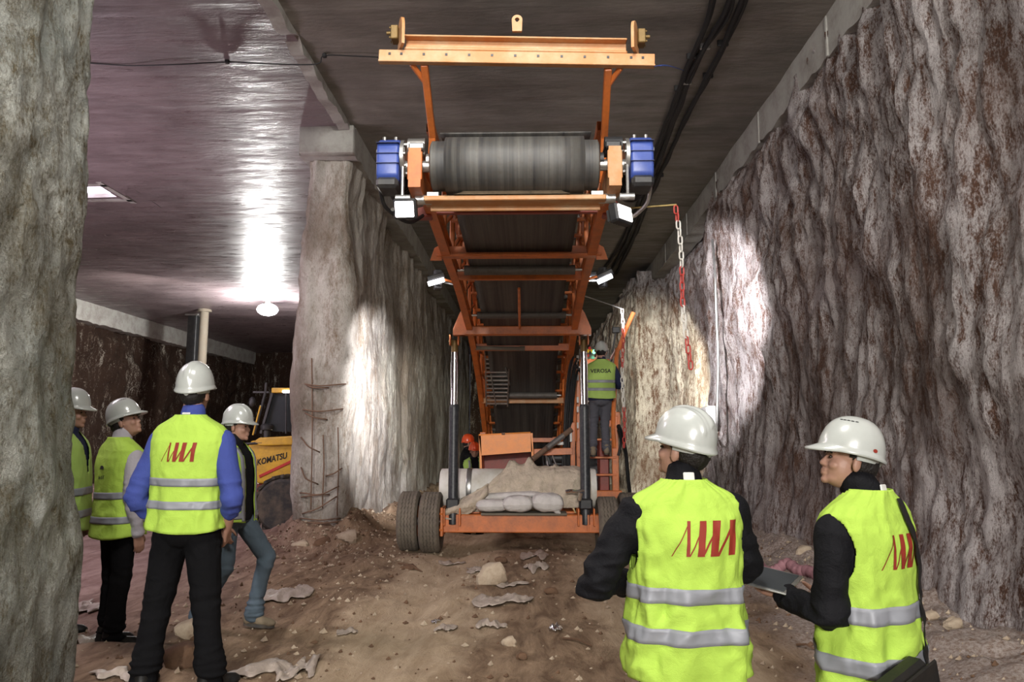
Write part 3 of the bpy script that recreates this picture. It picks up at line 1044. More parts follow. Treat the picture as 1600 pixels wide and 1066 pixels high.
# ================================================================== THE CONVEYOR MACHINE
MX = -.10                                    # its centre line
PROF = [(4.75, 3.30), (5.05, 3.29), (5.9, 3.245), (6.8, 3.17), (7.9, 3.10), (8.7, 2.98), (9.5, 2.86), (10.3, 2.66), (11.4, 2.27), (12.5, 1.74), (13.8, 1.05), (14.8, .5)]
def pz(y):
    """underside height of the side rails"""
    for (a, za), (b, zb) in zip(PROF, PROF[1:]):
        if y <= b:
            return za + (zb - za) * (y - a) / (b - a)
    return PROF[-1][1]
def pn(y):
    d = V((0, .2, pz(y + .1) - pz(y - .1))).normalized()
    return V((0, -d.z, d.y))
HW = .725
mach = thing('conveyor_machine', (MX, 9.75, 0), 'big orange wheeled belt conveyor standing in the tunnel, its drum high above the track', 'conveyor')

def rail_pts(x, y0, y1, off, n=26):
    return [V((x, y, pz(y))) + pn(y) * off for y in [y0 + (y1 - y0) * k / n for k in range(n + 1)]]

# side rails: curved box girders
for sx in (-1, 1):
    rows = []
    for k in range(45):
        y = 5.0 + (14.6 - 5.0) * k / 44
        n = pn(y)
        c = V((MX + sx * (HW - .04), y, pz(y)))
        h = .15
        rows.append([c + V((-.04, 0, 0)), c + V((.04, 0, 0)), c + V((.04, 0, 0)) + n * .02, c + V((.018, 0, 0)) + n * .02, c + V((.018, 0, 0)) + n * (h - .02), c + V((.04, 0, 0)) + n * (h - .02), c + V((.04, 0, 0)) + n * h, c + V((-.04, 0, 0)) + n * h])
    mb = MB(); mb.grid(rows, True); mb.add(rows[0], [(0, 1, 2, 3, 4, 5, 6, 7)])
    obj('side_girder', mb, 'orange', mach, 30)
    # upper chord carrying the idlers
    mb = MB()
    rows = []
    for k in range(45):
        y = 5.2 + (14.6 - 5.2) * k / 44
        n = pn(y)
        c = V((MX + sx * (HW - .09), y, pz(y))) + n * .46
        rows.append([c + V((-.03, 0, 0)), c + V((.03, 0, 0)), c + V((.03, 0, 0)) + n * .07, c + V((-.03, 0, 0)) + n * .07])
    mb.grid(rows, True)
    obj('upper_chord', mb, 'orange', mach, 30)
    for y in (5.6, 6.3, 7.0, 7.7, 8.4, 9.1, 9.9, 10.6, 11.3, 12.0, 12.7, 13.4):
        n = pn(y)
        b = V((MX + sx * (HW - .07), y, pz(y)))
        mb = MB(); mb.beam(b + n * .12, b + n * .5, .045, .07, up=(0, 1, 0))
        if y < 13:
            y2 = y + .62; b2 = V((MX + sx * (HW - .07), y2, pz(y2)))
            mb.beam(b + n * .14, b2 + pn(y2) * .46, .025, .04, up=(1, 0, 0))
        obj('upright', mb, 'orange', mach)

# cross members
for y, mat, hh in ((5.75, 'brownred', .07), (6.8, 'orange', .10), (7.62, 'orange', .09), (10.25, 'orange', .10), (11.95, 'orange_pale', .09), (13.2, 'orange', .09)):
    z = pz(y) + .05
    mb = MB()
    if y == 6.8:
        mb.box((MX, y, z - .04), (2 * HW + .10, .12, .025), bev=.004)
        mb.box((MX, y + .05, z + .02), (2 * HW, .02, hh), bev=.004)
    else:
        mb.box((MX, y, z), (2 * HW - .08, .05, hh), bev=.005)
        mb.box((MX, y + .04, z + hh / 2 - .006), (2 * HW - .08, .08, .012), bev=.003)
    obj('cross_member', mb, mat, mach)
# small gusset tabs where the long plate crosses
for sx in (-1, 1):
    mb = MB(); mb.prism([(0, 0), (.11, .0), (.07, .12), (0, .16)], .02, (MX + sx * (HW + .0), 6.76, 3.13), (sx, 0, 0)); obj('gusset', mb, 'orange', mach)
    mb = MB(); mb.box((MX + sx * (HW + .02), 5.75, pz(5.75) + .04), (.12, .12, .12), bev=.01); obj('gusset', mb, 'brownred', mach)

# belt: return run + carrying run + wrap round the drum
DY, DZ, DR = 4.93, 3.36, .172
def beltrun(name, x0, x1, off, y0, y1, mat, trough=0, t=.012, parent=mach):
    rows = []
    nx = 12
    for k in range(50):
        y = y0 + (y1 - y0) * k / 49
        n = pn(y)
        ease = sstep(y0, y0 + .8, y)
        o = off
        row = []
        for i in range(nx + 1):
            x = x0 + (x1 - x0) * i / nx
            u = abs(2 * i / nx - 1)
            h = trough * ease * max(0, u - .35) / .65
            row.append(V((MX + x, y, pz(y))) + n * (o + h + .006 * sin(y * 5)))
        rows.append(row)
    mb = MB(); mb.grid(rows)
    o = obj(name, mb, mat, parent, 180)
    md = o.modifiers.new('t', 'SOLIDIFY'); md.thickness = t
    return o
beltrun('belt_return', -.50, .50, .06 + .01, 5.25, 14.4, 'belt')
beltrun('belt_carrying', -.55, .55, .40, 5.1, 14.4, 'belt', .14)
# drum with lagging and belt
DW = 1.16
mb = MB(); mb.lathe([(.01, -DW / 2), (DR - .02, -DW / 2), (DR, -DW / 2 + .01), (DR + .002, 0), (DR, DW / 2 - .01), (DR - .02, DW / 2), (.01, DW / 2)], (MX, DY, DZ), 'x', 48)
drum = obj('head_drum', mb, 'belt', mach)
mb = MB(); mb.cyl((MX - DW / 2 - .2, DY, DZ), (MX + DW / 2 + .2, DY, DZ), .04); obj('shaft', mb, 'steel', drum)
mb = MB()
rows = []
for k in range(25):
    a = -pi * .62 + pi * 1.15 * k / 24 + pi
    rows.append([V((MX + x, DY + (DR + .014) * cos(a), DZ - (DR + .014) * sin(a))) for x in (-.475, -.3, 0, .3, .475)])
mb.grid(rows)
o = obj('belt_wrap', mb, 'belt', mach, 180); md = o.modifiers.new('t', 'SOLIDIFY'); md.thickness = .012; md.offset = 1
# scraper bar under the drum, caked with muck
mb = MB(); mb.box((MX, 4.98, DZ - .235), (1.26, .16, .035), bev=.006); mb.box((MX, 5.05, DZ - .25), (1.20, .02, .07), bev=.004)
sc_ = obj('scraper_bar', mb, 'orange_pale', mach)
M['navy_paint'] = plain('dark_blue_seam', (.01, .015, .07), .5)
M['muck'] = paint('dried_muck', (.14, .105, .07), .95, 0, (.06, .045, .03), .8, 12, .8, .2)
mb = MB()
rows = []
for i in range(40):
    x = -.42 + .80 * i / 39
    h = .035 + .03 * noise.noise(V((x * 8, 1, 1)))
    h *= sstep(-.42, -.3, x) * (1 - sstep(.30, .38, x)) + .01
    rows.append([V((MX + x, 4.89, DZ - .215)), V((MX + x, 4.885, DZ - .215 + h)), V((MX + x, 4.97, DZ - .21 + h * 1.5)), V((MX + x, 5.05, DZ - .215))])
mb.grid(rows); obj('muck', mb, 'muck', sc_, 180)
for sx in (-1, 1):
    mb = MB(); mb.cyl((MX + sx * .585, 4.99, DZ - .22), (MX + sx * .70, 4.99, DZ - .22), .035); mb.box((MX + sx * .57, 4.97, DZ - .215), (.09, .09, .07), bev=.006)
    obj('scraper_bearing', mb, 'steel', mach)
# snub and return rollers
for y, off, r_, L in ((5.45, .01, .05, 1.12), (7.3, .02, .05, 1.12), (9.0, .04, .045, 1.1), (11.75, .03, .05, 1.06)):
    c = V((MX, y, pz(y))) + pn(y) * off
    mb = MB(); mb.cyl(c - V((L / 2, 0, 0)), c + V((L / 2, 0, 0)), r_); 
    ro = obj('return_roller', mb, 'roller' if y > 5.5 else 'muck', mach)
    mb = MB(); mb.cyl(c - V((L / 2 + .07, 0, 0)), c + V((L / 2 + .07, 0, 0)), .014); obj('axle', mb, 'steel', ro)
# idler sets along the run
for k, y in enumerate((5.8, 6.25, 6.7, 7.15, 7.7, 8.1, 8.55, 9.0, 9.6, 10.1, 10.7, 11.1, 11.55, 12.1, 12.6, 13.1, 13.6)):
    n = pn(y)
    c = V((MX, y, pz(y))) + n * .33
    mb = MB()
    mb.beam(c + V((-.63, 0, 0)), c + V((.63, 0, 0)), .05, .03, up=n)
    for sx in (-1, 1):
        mb.beam(c + V((sx * .24, 0, 0)), c + V((sx * .24, 0, 0)) + n * .07, .02, .05, up=(0, 1, 0), bev=.002)
        mb.beam(c + V((sx * .60, 0, 0)), c + V((sx * .62, 0, 0)) + n * .22, .02, .06, up=(0, 1, 0), bev=.002)
    fr = obj('idler_frame', mb, 'orange', mach)
    for p0, p1 in ((V((-.23, 0, 0)) + n * .04, V((.23, 0, 0)) + n * .04), (V((-.27, 0, 0)) + n * .05, V((-.60, 0, 0)) + n * .19), (V((.27, 0, 0)) + n * .05, V((.60, 0, 0)) + n * .19)):
        mb = MB(); mb.cyl(c + p0, c + p1, .036, n=12); obj('idler_roller', mb, 'roller', fr)

# head brackets, bearings, gear units
for sx in (-1, 1):
    x = MX + sx * .685
    mb = MB()
    mb.prism([(-.07, -.02), (.09, -.04), (.28, .0), (.40, .06), (.42, .16), (.1, .13), (.03, .26), (-.07, .26)], .085, (x, 4.90, 3.20), (0, 1, 0))
    mb.box((x, 4.845, 3.335), (.10, .02, .20), bev=.004)
    obj('head_bracket', mb, 'orange' if sx < 0 else 'orange_pale', mach)
    mb = MB(); mb.box((x - sx * .01, 4.93, 3.475), (.11, .20, .05), bev=.01); mb.cyl((x - .06, 4.93, 3.50), (x + .06, 4.93, 3.50), .062)
    mb.cyl((x - sx * .07, 4.93, 3.40), (x - sx * .12, 4.93, 3.40), .05)
    obj('bearing', mb, 'steel' if sx < 0 else 'black', mach)
    # round flange and torque arm
    gx = MX + sx * .775
    mb = MB(); mb.lathe([(.05, -.012), (.125, -.012), (.125, .012), (.05, .012)], (gx, 4.93, 3.42), 'x', 28)
    for k in range(8):
        a = k * pi / 4
        q = V((gx - sx * .012, 4.93 + .105 * cos(a), 3.42 + .105 * sin(a))); mb.cyl(q, q - V((sx * .014, 0, 0)), .01, n=6)
    obj('flange', mb, 'steel', mach)
    mb = MB(); mb.cyl((gx - sx * .005, 4.85, 3.47), (gx - sx * .005, 4.86, 3.11), .012, n=10); mb.cyl((x + sx * .03, 4.86, 3.11), (gx + sx * .04, 4.86, 3.11), .024, n=12)
    obj('torque_arm', mb, 'steel', mach)
    # gearbox: rounded casing in stacked segments
    cx = MX + sx * .868
    def rr(cx_, hw, z0, z1, d0, d1, r=.03):
        return None
    mb = MB()
    prof = [(-.155, -.17), (-.12, -.205), (.10, -.205), (.15, -.15), (.165, .0), (.15, .07), (.09, .105), (-.08, .11), (-.14, .07), (-.16, .0)]
    mb.prism([(a, b) for a, b in prof], .155, (cx, 4.96, 3.43), (0, 1, 0))
    go = obj('gearbox', mb, 'blue', mach, 45)
    md = go.modifiers.new('b', 'BEVEL'); md.width = .018; md.segments = 3
    mb = MB()
    for z in (3.485, 3.41, 3.34):
        mb.box((cx, 4.96, z), (.157, .34, .003))
    obj('casing_seam', mb, 'navy_paint', go)
    mb = MB()
    for dx, dy in ((-.04, -.04), (.04, -.04), (0, .08)):
        mb.cyl((cx + dx, 4.93 + dy, 3.53), (cx + dx, 4.93 + dy, 3.56), .012, n=8)
    mb.cyl((cx + sx * .075, 4.9, 3.46), (cx + sx * .095, 4.9, 3.46), .016, n=8)
    obj('plug', mb, 'steel', go)
    # motor slung behind and under the gearbox
    m0, m1 = V((cx, 5.0, 3.36)), V((cx - sx * .0, 5.45, 3.34))
    mb = MB(); mb.cyl(m0 + V((0, -.08, .0)), m1, .088, .088, 28)
    for k in range(9):
        q = m0.lerp(m1, .2 + .085 * k); d = (m1 - m0).normalized() * .006
        mb.cyl(q - d, q + d, .10, n=28)
    mt = obj('motor', mb, 'black', mach)
    mb = MB(); mb.box((cx, 4.90, 3.205), (.15, .22, .075), bev=.02); obj('terminal_box', mb, 'steel' if False else 'black', mt)
    mb = MB()
    mb.tube(hang([(cx + sx * .07, 4.95, 3.24), (cx + sx * .075, 5.0, 3.18), (cx + sx * .05, 5.1, 3.11), (cx - sx * .06, 5.4, 3.10), (x + sx * .05, 5.8, 3.3)], 6), .014, 8)
    obj('motor_cable', mb, 'cable' if sx < 0 else 'steel', mt)

# lamps on the machine: two hot floods at the head, two narrow ones further back
def flood(name, c, tgt, w_, h_, mat, label_, power, ang, col, arm_to, dpt=.07, sm='lamp_w', blend=.6):
    c, tgt = V(c), V(tgt)
    d = (tgt - c).normalized()
    x = d.cross(V((0, 0, 1))).normalized(); z = x.cross(d)
    R = Matrix((x, d, z)).transposed()
    mb = MB(); mb.box(c - d * dpt / 2, (w_ + .03, dpt, h_ + .03), R, .012)
    for k in range(5):
        mb.box(c - d * (dpt + .015) + x * (w_ * .8 * (k / 4 - .5)), (.008, .03, h_ * .8), R)
    lo = obj('work_lamp', mb, 'black', mach)
    lo['label'] = label_
    mb = MB(); mb.box(c + d * .004, (w_, .012, h_), R, .005); obj('lamp_glass', mb, sm, lo)
    mb = MB(); mb.tube([c - x * (w_ / 2 + .02) * (1 if arm_to[0] < c.x else -1) * 1, (c + V(arm_to)) / 2, V(arm_to)], .012, 8); obj('lamp_arm', mb, 'steel', lo)
    light('work_lamp_beam', 'SPOT', c + d * .05, power, col, c + d, .05, ang, blend)
flood('l', px(632, 327, 4.74), (-1.0, 1.2, 1.5), .125, .105, 'lamp_w', 'glowing square flood lamp below the left gearbox', 90, 110, (1, .88, .8), (MX - .70, 5.3, 3.2))
flood('r', px(976, 333, 4.74), (3.15, 2.4, 3.5), .145, .10, 'lamp_w', 'glowing tilted flood lamp below the right gearbox', 800, 96, (1, .95, .92), (MX + .70, 5.3, 3.2))
flood('l', px(683, 439, 8.1), (-2.75, 12.6, 2.7), .06, .2, 'lamp_c', 'narrow glowing lamp on the left side of the boom lighting the rock', 3000, 27, (1, .97, 1), (MX - .7, 8.0, 3.15), sm='lamp_c', blend=.8)
flood('r', px(944, 435, 8.0), (3.15, 11.6, 3.2), .06, .2, 'lamp_c', 'narrow glowing lamp on the right side of the boom lighting the rock', 2600, 48, (1, .97, 1), (MX + .7, 8.0, 3.2), sm='lamp_c', blend=.45)
for z_, pw in ((1.6, 2900), (.6, 2000)):
    light('work_lamp_beam', 'SPOT', px(683, 439, 8.1) + V((-.02, .08, 0)), pw, (1, .97, 1), (-2.75, 12.6, z_), .05, 30, .9)
light('work_lamp_beam', 'SPOT', px(683, 439, 8.1) + V((-.02, .08, 0)), 2600, (.97, 1, .9), (-2.7, 19, 1.6), .05, 24, .7)
# tube shown edge-on beside it
for (xa, ya, xb, yb, Y) in ((669, 444, 694, 437, 7.95), (934, 441, 956, 431, 7.85), (921, 436, 931, 436, 8.1)):
    mb = MB(); mb.tube([px(xa, ya, Y), px(xb, yb, Y)], .027, 10)
    lo = obj('tube_lamp', mb, 'lamp_c', mach)
    mb = MB(); a_, b_ = px(xa, ya - 7, Y + .03), px(xb, yb - 7, Y + .03)
    mb.tube([a_, b_], .04, 10); obj('lamp_housing', mb, 'black', lo)
    mb = MB(); e = V((MX + (-.70 if xa < 800 else .70), Y + .05, pz(Y) + .08)); mb.tube([(a_ + b_) / 2, e], .014, 8); obj('lamp_arm', mb, 'orange', lo)

# top lifting frame above the drum
Yb = 4.70
def tp(x, y, Y=Yb):
    return px(x, y, Y)
A, B = tp(592, 87), tp(1023, 94)
ax = (B - A).normalized()
upv = V((0, 0, 1))
mb = MB()
L = (B - A).length
mb.beam(A, B, .014, .085, up=upv, bev=.003)
hole = MB()
top = MB()
lift = obj('lifting_plate', mb, 'orange_pale', mach)
mb = MB()
for f in (.04, .083, .165, .247, .33, .413, .497, .58, .665, .748, .832, .915, .957):
    q = A + (B - A) * f + V((0, -.0085, .012)); mb.box(q, (.017, .004, .017))
obj('bolt_hole', mb, 'black', lift)
mb = MB(); mb.beam(A + V((0, .0, -.045)), B + V((0, .0, -.045)), .05, .012, up=upv, bev=.003); obj('lower_flange', mb, 'orange_pale', lift)
C1, C2 = tp(632, 66), tp(980, 72)
mb = MB()
mb.beam(C1 + V((0, .06, .0)), C2 + V((0, .06, .0)), .012, .095, up=upv, bev=.003)
mb.beam(C1 + V((0, .03, .05)), C2 + V((0, .03, .05)), .07, .012, up=upv, bev=.003)
mb.beam(C1 + V((0, .03, -.045)), C2 + V((0, .03, -.045)), .08, .03, up=upv, bev=.01)
obj('top_channel', mb, 'orange_pale', mach)
for x, y, sx in ((627, 54, -1), (992, 60, 1)):
    c = tp(x, y)
    mb = MB()
    mb.prism([(.0 + .075 * cos(a), .02 + .10 * sin(a)) for a in [k * pi / 12 for k in range(0, 13)]] + [(-.075, -.10), (.075, -.10)], .02, c, (.35 * sx, .93, 0), (0, 0, 1))
    eo = obj('end_plate', mb, 'orange_pale', mach)
    mb = MB()
    q = c + V((sx * .045, .02, .01))
    mb.box(q, (.05, .09, .10), bev=.005); mb.cyl(q + V((0, -.02, 0)), q + V((sx * .055, -.02, 0)), .012)
    for k in range(4):
        mb.cyl(q + V((0, (-1) ** k * .03, (1 if k < 2 else -1) * .035)), q + V((sx * .035, (-1) ** k * .03, (1 if k < 2 else -1) * .035)), .008, n=8)
    obj('bearing_block', mb, 'bronze', eo)
# lifting eye
c = tp(808, 37)
mb = MB()
outer = [(.036 * cos(a), .022 + .036 * sin(a)) for a in [k * pi / 14 for k in range(15)]] + [(-.032, -.06), (.032, -.06)]
nO = len(outer)
hr = [(.016 * cos(a), .022 + .016 * sin(a)) for a in [2 * pi * k / nO + .0 for k in range(nO)]]
th = .012
vs = []
# ring strip between outer outline and hole
ang = [atan2(b - .022, a) % (2 * pi) for a, b in outer]
hr = [(.016 * cos(t), .022 + .016 * sin(t)) for t in ang]
for d in (-th, th):
    vs += [c + V((a, d, b)) for a, b in outer] + [c + V((a, d, b)) for a, b in hr]
fs = []
for k in range(nO):
    j = (k + 1) % nO
    fs += [(k, j, nO + j, nO + k), (2 * nO + k, 3 * nO + k, 3 * nO + j, 2 * nO + j), (k, 2 * nO + k, 2 * nO + j, j), (nO + k, nO + j, 3 * nO + j, 3 * nO + k)]
mb.add(vs, fs)
obj('lifting_eye', mb, 'orange_pale', mach)
# two arms carrying the frame
for sx, x0, y0, x1, y1 in ((-1, 663, 100, 676, 214), (1, 950, 106, 944, 214)):
    p0, p1 = tp(x0, y0, 4.74), px(x1, y1, 5.25)
    p2 = V((MX + sx * .66, 5.45, 3.42))
    mb = MB(); mb.beam(p0, p1, .05, .05, up=(0, 1, 0)); mb.beam(p1, p2, .05, .05, up=(0, 1, 0))
    q0, q1 = tp(x0 + sx * 20, y0, 4.74), p0.lerp(p1, .26)
    mb.beam(q0, q1, .035, .035, up=(0, 1, 0))
    obj('frame_arm', mb, 'orange', mach)

# lift portal: bracket beam and the two telescopic cylinders
mb = MB()
mb.box((MX, 9.55, 2.855), (1.64, .12, .12), bev=.012)
obj('portal_beam', mb, 'orange', mach)
for sx in (-1, 1):
    x = MX + sx * .865
    mb = MB()
    mb.prism([(-.075, -.06), (.08, -.06), (.08, .02), (.0, .22), (-.10, .38), (-.14, .38), (-.14, .06)], .135, (MX + sx * .82, 9.55, 2.855), (sx, 0, 0))
    obj('portal_knee', mb, 'orange', mach)
    cx = -1.0 + .0 if sx < 0 else .715
    Yc = 9.72
    mb = MB()
    for d in (-.055, .055):
        mb.box((cx + d, Yc - .05, 2.75), (.018, .10, .14), bev=.006)
    obj('clevis', mb, 'orange', mach)
    mb = MB(); mb.lathe([(.03, 2.76), (.046, 2.75), (.05, 2.70), (.046, 2.62), (.042, 2.57)], (cx, Yc, 0)); mb.cyl((cx - .08, Yc - .0, 2.74), (cx + .08, Yc, 2.74), .018)
    obj('rod_eye', mb, 'bronze', mach)
    mb = MB(); mb.lathe([(.05, 1.88), (.05, 2.46), (.044, 2.465), (.044, 2.60)], (cx, Yc, 0))
    obj('cylinder_rod', mb, 'chrome', mach)
    mb = MB(); mb.lathe([(.03, .34), (.07, .36), (.07, .55), (.066, .56), (.066, 1.86), (.06, 1.89), (.052, 1.90)], (cx, Yc, 0))
    cy = obj('cylinder_barrel', mb, 'cylblack', mach)
    mb = MB(); mb.box((cx, Yc, .62), (.17, .17, .14), bev=.02); obj('barrel_foot', mb, 'black', cy)
    mb = MB()
    for d in (-.1, .1):
        mb.box((cx + d, Yc - .06, .46), (.02, .16, .22), bev=.005)
    obj('foot_lug', mb, 'orange', mach)

# chassis axle beam
mb = MB()
mb.box((MX, 9.78, .37), (2.06, .22, .23), bev=.012)
ch = obj('axle_beam', mb, 'orange', mach)
for sx in (-1, 1):
    mb = MB(); mb.box((MX + sx * 1.03, 9.74, .40), (.035, .34, .36), bev=.006)
    for k in range(2):
        for j in (-1, 1):
            mb.cyl((MX + sx * 1.01, 9.68 + .1 * j, .30 + .2 * k), (MX + sx * 1.06, 9.68 + .1 * j, .30 + .2 * k), .016, n=6)
    obj('end_flange', mb, 'orange', ch)
    mb = MB(); mb.box((MX + sx * .84, 9.66, .385), (.03, .015, .20), bev=.003); obj('welded_strap', mb, 'orange', ch)
mb = MB(); mb.box((MX + .02, 9.73, .497), (1.1, .30, .03), bev=.006); obj('plank', mb, 'wood', ch)
# wheels, two pairs: tyre with moulded grooves, rim, hub
def wheel(cx, cy, cz, R=.385, W_=.245, face=1):
    mb = MB()
    n = 72
    prof = [(R * .56, -W_ * .40), (R * .70, -W_ * .52), (R * .88, -W_ * .54), (R * .965, -W_ * .47)]
    for k in range(-2, 3):
        u = k * W_ * .17
        prof += [(R, u - W_ * .072), (R, u + W_ * .072)]
        if k < 2:
            prof += [(R - .022, u + W_ * .075), (R - .022, u + W_ * .095)]
    prof += [(R * .965, W_ * .47), (R * .88, W_ * .54), (R * .70, W_ * .52), (R * .56, W_ * .40)]
    vs, fs = [], []
    for k, (r, h) in enumerate(prof):
        for i in range(n):
            a = 2 * pi * i / n
            wob = .006 * ((i % 2) * 2 - 1) if 4 <= k <= len(prof) - 5 else 0
            rr_ = r
            vs.append((cx + h + wob, cy + rr_ * cos(a), cz + rr_ * sin(a)))
    for k in range(len(prof) - 1):
        for i in range(n):
            fs.append((k * n + i, k * n + (i + 1) % n, (k + 1) * n + (i + 1) % n, (k + 1) * n + i))
    mb.add(vs, fs)
    ty = obj('tyre', mb, 'tread_dust', mach, 25)
    mb = MB(); mb.lathe([(.0, .02 * face), (.09, .03 * face), (.10, .0), (.20, -.02 * face), (R * .56, -W_ * .38 * face), (R * .57, W_ * .38 * face), (R * .54, W_ * .36 * face), (R * .5, 0), (.12, .0)], (cx, cy, cz), 'x', 36)
    obj('wheel_rim', mb, 'orange', ty)
wz = .385 + .0
for cx, cy in ((-1.59, 9.95), (-1.285, 9.80), (1.01 - .015, 9.80), (1.30, 9.95)):
    g = gz(cx, cy)
    wheel(cx, cy, g + .375, face=-1 if cx < 0 else 1)
mb = MB(); mb.cyl((-1.75, 9.9, .37), (1.45, 9.9, .37), .05); obj('axle', mb, 'steel', ch)
# longitudinal chassis members running back under the belt
for sx in (-1, 1):
    mb = MB(); mb.box((MX + sx * .62, 12.0, .42), (.12, 4.3, .18), bev=.01); obj('chassis_rail', mb, 'orange', ch)
    mb = MB(); mb.box((MX + sx * .70, 12.6, 1.0), (.10, .10, 1.1), bev=.008); obj('chassis_post', mb, 'orange', ch)
    mb = MB(); mb.cyl((MX + sx * .62 - .15, 14.1, .3), (MX + sx * .62 + .15, 14.1, .3), .33, n=32); obj('rear_tyre', mb, 'rubber', ch)
# hopper hood
Yh = 10.75
P = [px(748, 681, Yh), px(829, 677, Yh), px(832, 706, Yh), px(752, 712, Yh)]
mb = MB()
t = V((0, .03, 0))
mb.add([p for p in P] + [p + t for p in P], [(0, 1, 2, 3), (7, 6, 5, 4), (0, 4, 5, 1), (1, 5, 6, 2), (2, 6, 7, 3), (3, 7, 4, 0)])
hd = obj('feed_hood', mb, 'orange_hood', mach, 30)
mb = MB()
for (a, b) in ((P[0], V((P[0].x + .03, 0, .75))), (P[1], V((P[1].x + .03, 0, .75)))):
    q = [a, a + V((0, .62, -.12)), V((b.x, Yh + .62, .75)), V((b.x, Yh, .75))]
    mb.add(q + [v_ + V((.03, 0, 0)) for v_ in q], [(0, 1, 2, 3), (7, 6, 5, 4), (0, 4, 5, 1), (1, 5, 6, 2), (2, 6, 7, 3), (3, 7, 4, 0)])
obj('hood_side', mb, 'orange_hood', hd)
mb = MB(); mb.add([P[0], P[1], P[1] + V((0, .62, -.12)), P[0] + V((0, .62, -.12))], [(0, 1, 2, 3)])
o = obj('hood_top', mb, 'orange_hood', hd); md = o.modifiers.new('t', 'SOLIDIFY'); md.thickness = .02
mb = MB(); mb.box(((P[0].x + P[1].x) / 2, Yh + .6, .98), (.74, .03, .5)); obj('hood_back', mb, 'brownred', hd)
mb = MB(); mb.box(((P[0].x + P[1].x) / 2 - .02, Yh - .01, (P[0].z + P[1].z) / 2 + .01), (.05, .04, .03), bev=.005); obj('latch', mb, 'rust', hd)

# horizontal service beam, diagonal strut, hoses and upright right of the hood
mb = MB(); mb.beam(px(834, 707, 11), px(895, 705, 11), .08, .10); mb.beam(px(895, 660, 11), px(895, 770, 11), .07, .07, up=(0, 1, 0)); obj('service_frame', mb, 'orange', mach)
mb = MB(); mb.cyl(px(832, 718, 10.7), px(893, 671, 10.9), .04, .04, 16)
st = obj('diagonal_strut', mb, 'rust', mach)
mb = MB(); mb.cyl(px(855, 700, 10.66), px(880, 681, 10.76), .043, n=16); obj('strut_sleeve', mb, 'steel', st)
for k in range(6):
    mb = MB()
    x0 = 884 + k * 2.6
    pts = [px(x0 + 12, 545 + k * 8, 10.4), px(x0 + 4, 580, 10.7), px(x0, 630, 10.9), px(x0 - 3, 680, 11.0), px(x0 - 6 + k, 735, 11.0)]
    mb.tube(hang(pts, 6, wob=.03, seed=k), .017, 8); obj('hydraulic_hose', mb, 'cable', mach)
for k in range(4):
    mb = MB()
    pts = [px(848 + k * 5, 712, 10.8), px(850 + k * 7, 730, 10.75), px(856 + k * 8, 738, 10.75), px(868 + k * 5, 728, 10.8)]
    mb.tube(hang(pts, 6), .012, 8); obj('loose_hose', mb, 'steel' if k % 2 else 'cable', mach)
mb = MB(); mb.box(px(872, 716, 11.3), (.42, .3, .22), bev=.02); mb.cyl(px(862, 716, 11.1), px(878, 716, 11.1), .07); obj('valve_block', mb, 'black', mach)
mb = MB(); mb.box(px(873, 693, 10.9), (.14, .1, .05), bev=.01); mb.box(px(892, 680, 10.9), (.035, .03, .2), bev=.006); obj('valve_cover', mb, 'white', mach)

# operator's platform on the right with its ladder
YL = 11.35
xl, xr = px(904, 700, YL).x, px(963, 700, YL).x
def zz(y, Y=YL):
    return px(900, y, Y).z
mb = MB()
mb.box((xl, YL, (zz(575) + zz(775)) / 2), (.07, .07, zz(575) - zz(775)), bev=.008)
obj('ladder_stile', mb, 'orange', mach)
mb = MB()
mb.box((xr - .02, YL, (zz(650) + zz(778)) / 2), (.10, .06, zz(650) - zz(778)), bev=.008)
obj('ladder_stile', mb, 'orange', mach)
for y in (687, 715, 742):
    mb = MB(); mb.box(((xl + xr) / 2, YL, zz(y)), (xr - xl, .09, .03), bev=.006); obj('ladder_rung', mb, 'orange', mach)
mb = MB(); mb.box(((xl + xr) / 2 + .02, YL, zz(772)), (xr - xl + .1, .12, .11), bev=.01); obj('ladder_foot_plate', mb, 'orange', mach)
mb = MB(); mb.box((xr - .05, YL + .12, zz(662)), (.20, .22, .10), bev=.008); mb.box((xr + .02, YL + .1, zz(654)), (.10, .22, .20), bev=.008); obj('step_box', mb, 'orange', mach)
# guard rails: tubes curving outward at the top on the right
mb = MB(); mb.tube(hang([px(960, 700, 11.3), px(958, 660, 11.3), px(961, 600, 11.3), px(964, 552, 11.3), px(968, 543, 11.3), px(978, 515, 11.25), px(990, 488, 11.2)], 5), .034, 10)
obj('guard_rail', mb, 'orange', mach)
mb = MB(); mb.tube([px(963, 546, 11.3), px(955, 560, 11.7)], .022, 8); obj('rail_brace', mb, 'brownred', mach)
mb = MB(); mb.tube(hang([px(899, 560, 11.2), px(898, 600, 11.2), px(899, 690, 11.2)], 4), .03, 10); obj('guard_rail', mb, 'orange', mach)
# floor of the platform and cabinet
mb = MB(); mb.box(((xl + xr) / 2 - .02, 12.35, zz(655, 12.3)), (xr - xl + .1, .9, .06), bev=.006); obj('platform_floor', mb, 'brownred', mach)
mb = MB(); mb.box(((xl + xr) / 2 + .0, 12.5, .78), (xr - xl - .02, .5, 1.1), bev=.02)
pc = obj('lower_cabinet', mb, 'black', mach)
mb = MB(); mb.box((xr - .18, 11.62, 1.02), (.14, .4, .85), bev=.01); obj('side_panel', mb, 'brownred', pc)
M['darkpanel'] = paint('scuffed_dark_panel', (.05, .055, .06), .3, .2, (.25, .25, .25), .6, 7)
mb = MB(); mb.box(((xl + xr) / 2 - .06, 12.2, .62), (.5, .03, .62), bev=.01); obj('cabinet_door', mb, 'darkpanel', pc)
